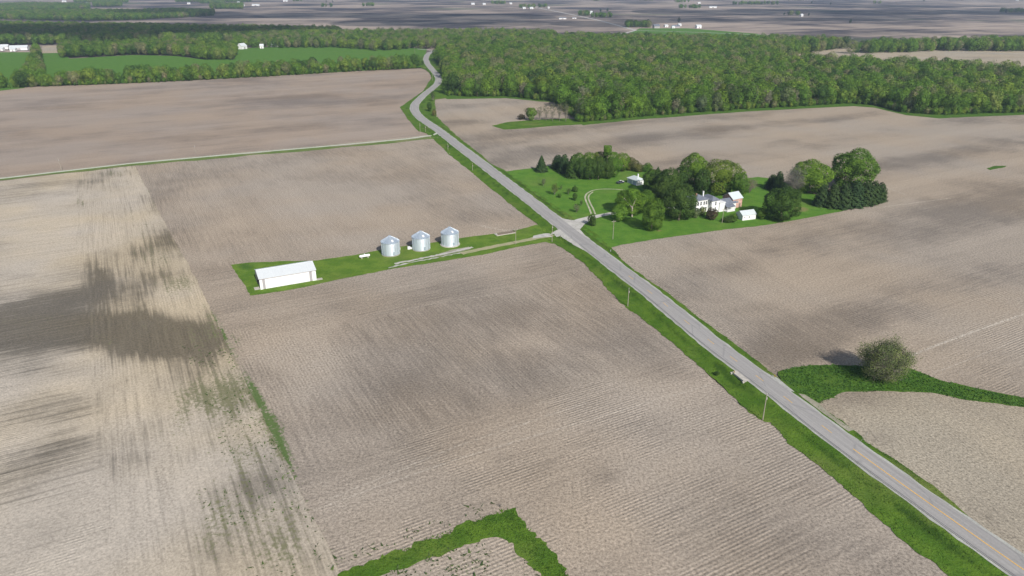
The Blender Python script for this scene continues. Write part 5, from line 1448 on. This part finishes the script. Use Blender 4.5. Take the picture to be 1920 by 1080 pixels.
# --- pickup parked by the garage
t_ = root_at('pickup_truck', (1163, 344), R(35), 'small dark pickup with a light bonnet parked on the grass by the small garage', 'pickup')
m = MB(); m.prism([(-.85, .45), (.85, .45), (.88, .95), (-.88, .95)], -2.4, 2.4); m.build('body', M['truck_paint'], t_)
m = MB(); m.add([(-.6, -.8, .95), (1.1, -.8, .95), (1.1, .8, .95), (-.6, .8, .95), (-.45, -.68, 1.65), (.6, -.68, 1.65), (.6, .68, 1.65), (-.45, .68, 1.65)], [(0, 3, 2, 1), (4, 5, 6, 7), (0, 1, 5, 4), (1, 2, 6, 5), (2, 3, 7, 6), (3, 0, 4, 7)]); m.build('cab', M['glass'], t_)
MB().box(-.4, .55, -.66, .66, 1.652, 1.70).build('cab_roof', M['white_paint'], t_)
MB().box(1.1, 2.35, -.8, .8, .955, 1.03).build('bonnet', M['white_paint'], t_)
for a, b2 in ((-2.38, -.65),):
    MB().box(a, b2, -.86, -.78, .95, 1.2).build('bed_side', M['truck_paint'], t_); MB().box(a, b2, .78, .86, .95, 1.2).build('bed_side', M['truck_paint'], t_)
for x in (-1.5, 1.5):
    for y in (-.88, .68):
        wh = MB().tube((x, y, .36), (x, y + .2, .36), .36, .36, 14).build('wheel', M['rubber'], t_)

# --- distant farm buildings
def far_shed(px, Lm, Wm, E, RZ_, az, label, name='far_shed', cat='farm building', mat='white_metal', z=-1.4, roof='white_roof'):
    X, Y = G(*px, z); r = empty(name, (X, Y, z), az); tag(r, label, cat)
    m = MB(); gable_walls(m, -Lm / 2, Lm / 2, 0, Wm, E, RZ_); m.build('wall', M[mat], r)
    m = MB(); gable_roof(m, -Lm / 2, Lm / 2, 0, Wm, E, RZ_, .4, .3, .4); m.build('roof', M[roof], r)
    m = MB(); m.box(-Lm * .12, Lm * .12, -.2, -.02, 0, E * .7); m.build('door', M['grey_metal'], r)
    return r
FS = [((35, 94), 26, 12, 4, 7, .3, 'long low white shed behind the green field at the far left', 0), ((8, 92), 12, 9, 4, 7, .2, 'white farmhouse at the left edge behind the green field', 0), ((0, 95), 9, 7, 3, 5, .1, 'small white outbuilding at the left edge below the farmhouse', 0),
      ((24, 96), 8, 7, 3, 4.5, .2, 'small pale shed beside the long low white shed', 0),
      ((459, 92), 13, 11, 5, 9, 1.2, 'white barn with a peaked roof behind the green field', 0), ((430, 88), 9, 7, 3, 4.5, .2, 'pale low shed left of the peaked white barn', 0), ((491, 91), 6, 6, 4.5, 7, .2, 'small white tower shed right of the peaked barn', 0),
      ((515, 88), 12, 7, 3.5, 5.5, .3, 'white house among the trees right of the small tower shed', 0), ((479, 11), 34, 14, 5, 8, .0, 'long white shed in the pale far field, upper left', 1), ((456, 12), 12, 10, 5, 8, .2, 'small white shed left of the long one in the far field', 1),
      ((447, 6), 12, 10, 5, 8, .2, 'tiny white shed above the green grove, upper left', 1), ((185, 6), 20, 12, 6, 9, .2, 'white shed above the small grove near the top left', 1), ((163, 7), 10, 9, 4, 6, .2, 'tiny white hut left of the white shed near the top left', 1),
      ((26, 14), 12, 10, 4, 7, .2, 'tiny white shed in front of the light green wood at the top left', 1), ((354, 8), 14, 11, 5, 8, .2, 'tiny white shed at a faint grove, upper left', 1), ((120, 4), 22, 12, 6, 9, .1, 'faint white shed near the top edge at the left', 1), ((535, 3), 24, 12, 6, 9, .1, 'white shed near the top edge left of centre', 1),
      ((887, 9), 16, 12, 5, 9, .2, 'left white shed of the pair near the top centre', 1), ((908, 9), 14, 10, 5, 8, .3, 'right white shed of the pair near the top centre', 1), ((958, 8), 12, 10, 5, 8, .3, 'white shed right of the top centre grove', 1),
      ((983, 17), 12, 9, 5, 8, .2, 'left white building of the road-end farmstead', 1), ((997, 17), 14, 9, 5, 8, .3, 'right white building of the road-end farmstead', 1), ((1029, 16), 8, 8, 5, 7, .3, 'small white shed beside the far road', 1),
      ((1055, 36), 22, 9, 3.5, 5.5, .1, 'blue-grey low shed below the far road', 1), ((1077, 35), 12, 7, 3, 4.5, .1, 'small pale shed right of the blue-grey low shed', 1),
      ((1232, 53), 15, 10, 5, 9, .3, 'blue-grey farmhouse right of the dark grove', 1), ((1250, 51), 9, 8, 4, 6, .3, 'pale shed between the farmhouse and the dark long shed', 1), ((1268, 52), 19, 9, 3.5, 6, .1, 'long low dark shed of the right farmstead', 1), ((1267 + 8, 49), 8, 8, 4, 6, .3, 'roof peeping behind the long dark shed', 1), ((1235 + 28, 53), 8, 6, 3, 5, .3, 'tiny pale hut in front of the dark shed', 1),
      ((1310 - 37 + 0, 53), 1, 1, 1, 1.2, 0, 'skip', 1), ((1311, 7), 14, 10, 5, 8, .1, 'white shed by a grove near the top, right of centre', 1), ((1337, 15), 32, 12, 5, 7, .0, 'long bright white shed above the dark plain', 1), ((1504, 31), 8, 8, 5, 8, .3, 'lone white house on the dark plain', 1),
      ((1061 - 62, 68), 7, 6, 3, 5, .2, 'tiny white hut at the back edge of the woods', 0), ((1908, 1), 14, 10, 5, 8, .2, 'white shed at the top right corner', 1)]
for px, Lm, Wm, E_, RZ_, az, lab, fz in FS:
    if lab == 'skip': continue
    mt = 'grey_metal' if 'dark' in lab and 'plain' not in lab and 'between' not in lab and 'front' not in lab and 'behind' not in lab else 'white_metal'
    far_shed(px, Lm, Wm, E_, RZ_, az, lab, z=-1.4 if fz else 0.0, mat=mt, roof='shingle' if 'blue-grey' in lab or mt == 'grey_metal' else 'white_roof')
far_shed((1313 - 2, 53), 13, 10, 5, 8, .3, 'bright white shed at the right end of the right farmstead')
X, Y = G(1107, 26, -1.4)
r = empty('round_shed', (X, Y, -1.4), .2); tag(r, 'round-roofed white shed between two dark groves on the plain', 'farm building')
m = MB(); pr = [(10 * math.cos(math.pi * k / 12), 10 * math.sin(math.pi * k / 12)) for k in range(13)]; m.prism(pr, -6, 6); m.build('arched_roof', M['white_roof'], r)
m = MB(); m.box(-6.2, -6.02, -3, 3, 0, 5); m.build('door', M['grey_metal'], r)

# ------------------------------------------------------------------ grass tufts in the verges and weeds in the fields
def tufts(name, polys_px, dens, mat, size, label, fn=None, sd=1, band=None):
    rg = np.random.default_rng(sd); V = []; 
    for poly in polys_px:
        W = np.array([G(*p) for p in poly])
        x0, y0 = W.min(0); x1, y1 = W.max(0)
        n = int((x1 - x0) * (y1 - y0) * dens)
        gx = rg.uniform(x0, x1, n); gy = rg.uniform(y0, y1, n)
        ins = np.zeros(n, bool); m = len(W)
        for i in range(m):
            ax, ay = W[i]; bx, by = W[(i + 1) % m]
            if ay == by: continue
            ins ^= ((ay > gy) != (by > gy)) & (gx < (bx - ax) * (gy - ay) / (by - ay) + ax)
        gx, gy = gx[ins], gy[ins]
        d0, s0 = dist_line(gx, gy, road_c)
        k = d0 > 4.7
        if fn is not None: k &= fn(gx, gy, rg)
        V.append(np.stack([gx[k], gy[k]], 1))
    P = np.concatenate(V); n = len(P)
    z = hgt(P[:, 0], P[:, 1]) + .04
    a = rg.uniform(0, 6.28, n); s = size * rg.uniform(.5, 1.4, n); hh = s * rg.uniform(.3, .8, n)
    lx = rg.normal(0, .9, n) * s; ly = rg.normal(0, .9, n) * s
    T = np.empty((n, 3, 3))
    T[:, 0] = np.stack([P[:, 0] - np.cos(a) * s * .5, P[:, 1] - np.sin(a) * s * .5, z], 1)
    T[:, 1] = np.stack([P[:, 0] + np.cos(a) * s * .5, P[:, 1] + np.sin(a) * s * .5, z], 1)
    T[:, 2] = np.stack([P[:, 0] + lx, P[:, 1] + ly, z + hh], 1)
    me = bpy.data.meshes.new(name); me.from_pydata(T.reshape(-1, 3).tolist(), [], np.arange(n * 3).reshape(-1, 3).tolist()); me.materials.append(mat)
    o = link_mesh(name, me); tag(o, label, 'grass', None, 'stuff'); o.color = (.080, .155, .018, 1)
    return o
tl = leafm('tuft_leaf', 'color')
verge_poly = left_edge + [(2080, 1180)] + [tuple(p) for p in road_px[1:13]]
tufts('grass_tufts', [verge_poly], 6.0, tl, .34, 'tall grass tufts in the ditch left of the road', lambda x, y, r_: r_.random(len(x)) < .35 + .5 * (vnoise(x, y, 4) > .5), 3)
tufts('grass_tufts', [right_edge[:24] + [tuple(p) for p in road_px[13:0:-1]]], 5.0, tl, .32, 'tall grass tufts in the verge right of the road', None, 4)
tufts('grass_tufts', [[(636, 1076), (710, 1047), (800, 1011), (880, 980), (943, 955), (960, 957), (993, 993), (1027, 1027), (1060, 1067), (1090, 1110), (1020, 1080), (965, 1015), (930, 1003), (877, 1012), (793, 1044), (690, 1080)]], 9.0, tl, .34, 'dense grass tufts in the bottom grass corner', None, 5)
ww = tufts('grass_tufts', [[(1458, 697), (1497, 688), (1563, 684), (1655, 690), (1697, 688), (1763, 713), (1847, 733), (1920, 747), (2000, 760), (2000, 775), (1920, 763), (1813, 751), (1747, 736), (1673, 733), (1580, 736), (1537, 757), (1467, 717)]], 6.0, tl, .5, 'rank green growth in the grassy waterway', None, 6)
ww.color = (.062, .140, .024, 1)
bs = tufts('grass_tufts', [[(396, 585), (470, 720), (560, 900), (535, 900), (480, 810), (440, 720), (396, 620)]], .8, tl, .30, 'grass tufts along the left boundary of the lot', lambda x, y, r_: vnoise(x, y, 9) > .42, 7)
wf = tufts('field_weeds', [[(600, 1078), (700, 1040), (940, 950), (960, 945), (900, 940), (700, 1020), (620, 1050)], [(690, 1090), (790, 1045), (880, 1010), (1010, 1060), (1040, 1120), (800, 1150)]], .9, tl, .5, 'scattered weeds in the soil around the bottom grass corner', lambda x, y, r_: vnoise(x, y, 6) > .5, 8)
wf2 = tufts('field_weeds', [[(330, 640), (430, 660), (640, 1075), (400, 1100), (360, 900), (380, 780)]], .55, tl, .42, 'scattered weeds in the pale west field', lambda x, y, r_: vnoise(x, y, 11) > .56, 9)
for o in (wf, wf2): o.color = (.07, .11, .035, 1)

# ------------------------------------------------------------------ unseen clouds added out of frame to shade the far woods and plain
def shade_cloud_mat():
    t = NT('shade_cloud'); p = t.pos()
    df = t.new('ShaderNodeBsdfDiffuse'); t.con((.9, .9, .9), df.inputs[0])
    tr = t.new('ShaderNodeBsdfTransparent'); mx = t.new('ShaderNodeMixShader')
    t.con(t.math('MULTIPLY', t.ss(t.noise(p, .006, 4, .6), .25, .55), .52), mx.inputs[0])
    t.l.new(tr.outputs[0], mx.inputs[1]); t.l.new(df.outputs[0], mx.inputs[2]); t.l.new(mx.outputs[0], t.out.inputs[0])
    return t.m
CM = shade_cloud_mat()
def shade_cloud(shades, alt, label, sd):
    rg = np.random.default_rng(sd); m = MB(); k_ = alt / math.tan(SUN_EL)
    ox, oy = math.cos(SUN_AZ) * k_, math.sin(SUN_AZ) * k_
    for (pa, pb, wd) in shades:
        A = np.array(G(*pa)); B = np.array(G(*pb)); n_ = max(2, int(np.linalg.norm(B - A) / (wd * .75)))
        for i in range(n_ + 1):
            c_ = A + (B - A) * i / n_ + rg.normal(size=2) * wd * .12 + np.array([ox, oy]); r_ = wd * (.5 + .25 * rg.random())
            prof = [(0.01, -.16), (.55, -.15), (.85, -.1), (1.0, 0.0), (.85, .2), (.5, .33), (.01, .38)]
            m.lathe([(a * r_, alt + b * r_) for a, b in prof], 20, c_[0], c_[1])
    o = m.build('shade_cloud', CM, None, smooth=True); tag(o, label, 'shade_cloud', None, 'stuff')
shade_cloud([((-100, 66), (330, 66), 300), ((330, 70), (700, 62), 170), ((-50, 74), (250, 74), 160)], 900, 'unseen thin clouds added to shade the dark woods', 3)
shade_cloud([((350, 26), (900, 31), 320), ((700, 40), (1100, 42), 240)], 950, 'unseen thin clouds added to shade the middle plain', 4)
shade_cloud([((1330, 21), (2000, 24), 420), ((1250, 38), (1700, 34), 200)], 1000, 'unseen thin clouds added to shade the right plain', 5)
scene.cycles.transparent_max_bounces = 16

# ------------------------------------------------------------------ haze
def haze():
    m = MB(); m.box(-23000, 23000, -5000, 33000, -2.6, 112)
    me = bpy.data.meshes.new('haze'); me.from_pydata(m.v, [], m.f)
    mt = bpy.data.materials.new('haze'); mt.use_nodes = True; nt = mt.node_tree; nt.nodes.clear()
    out = nt.nodes.new('ShaderNodeOutputMaterial'); pv = nt.nodes.new('ShaderNodeVolumePrincipled')
    pv.inputs['Color'].default_value = (.62, .78, 1.0, 1); pv.inputs['Density'].default_value = 0.00009; pv.inputs['Anisotropy'].default_value = .1
    nt.links.new(pv.outputs[0], out.inputs['Volume'])
    me.materials.append(mt)
    o = link_mesh('haze', me); o['kind'] = 'stuff'; o['label'] = 'thin pale blue haze over the far plain'; o['category'] = 'haze'
haze()
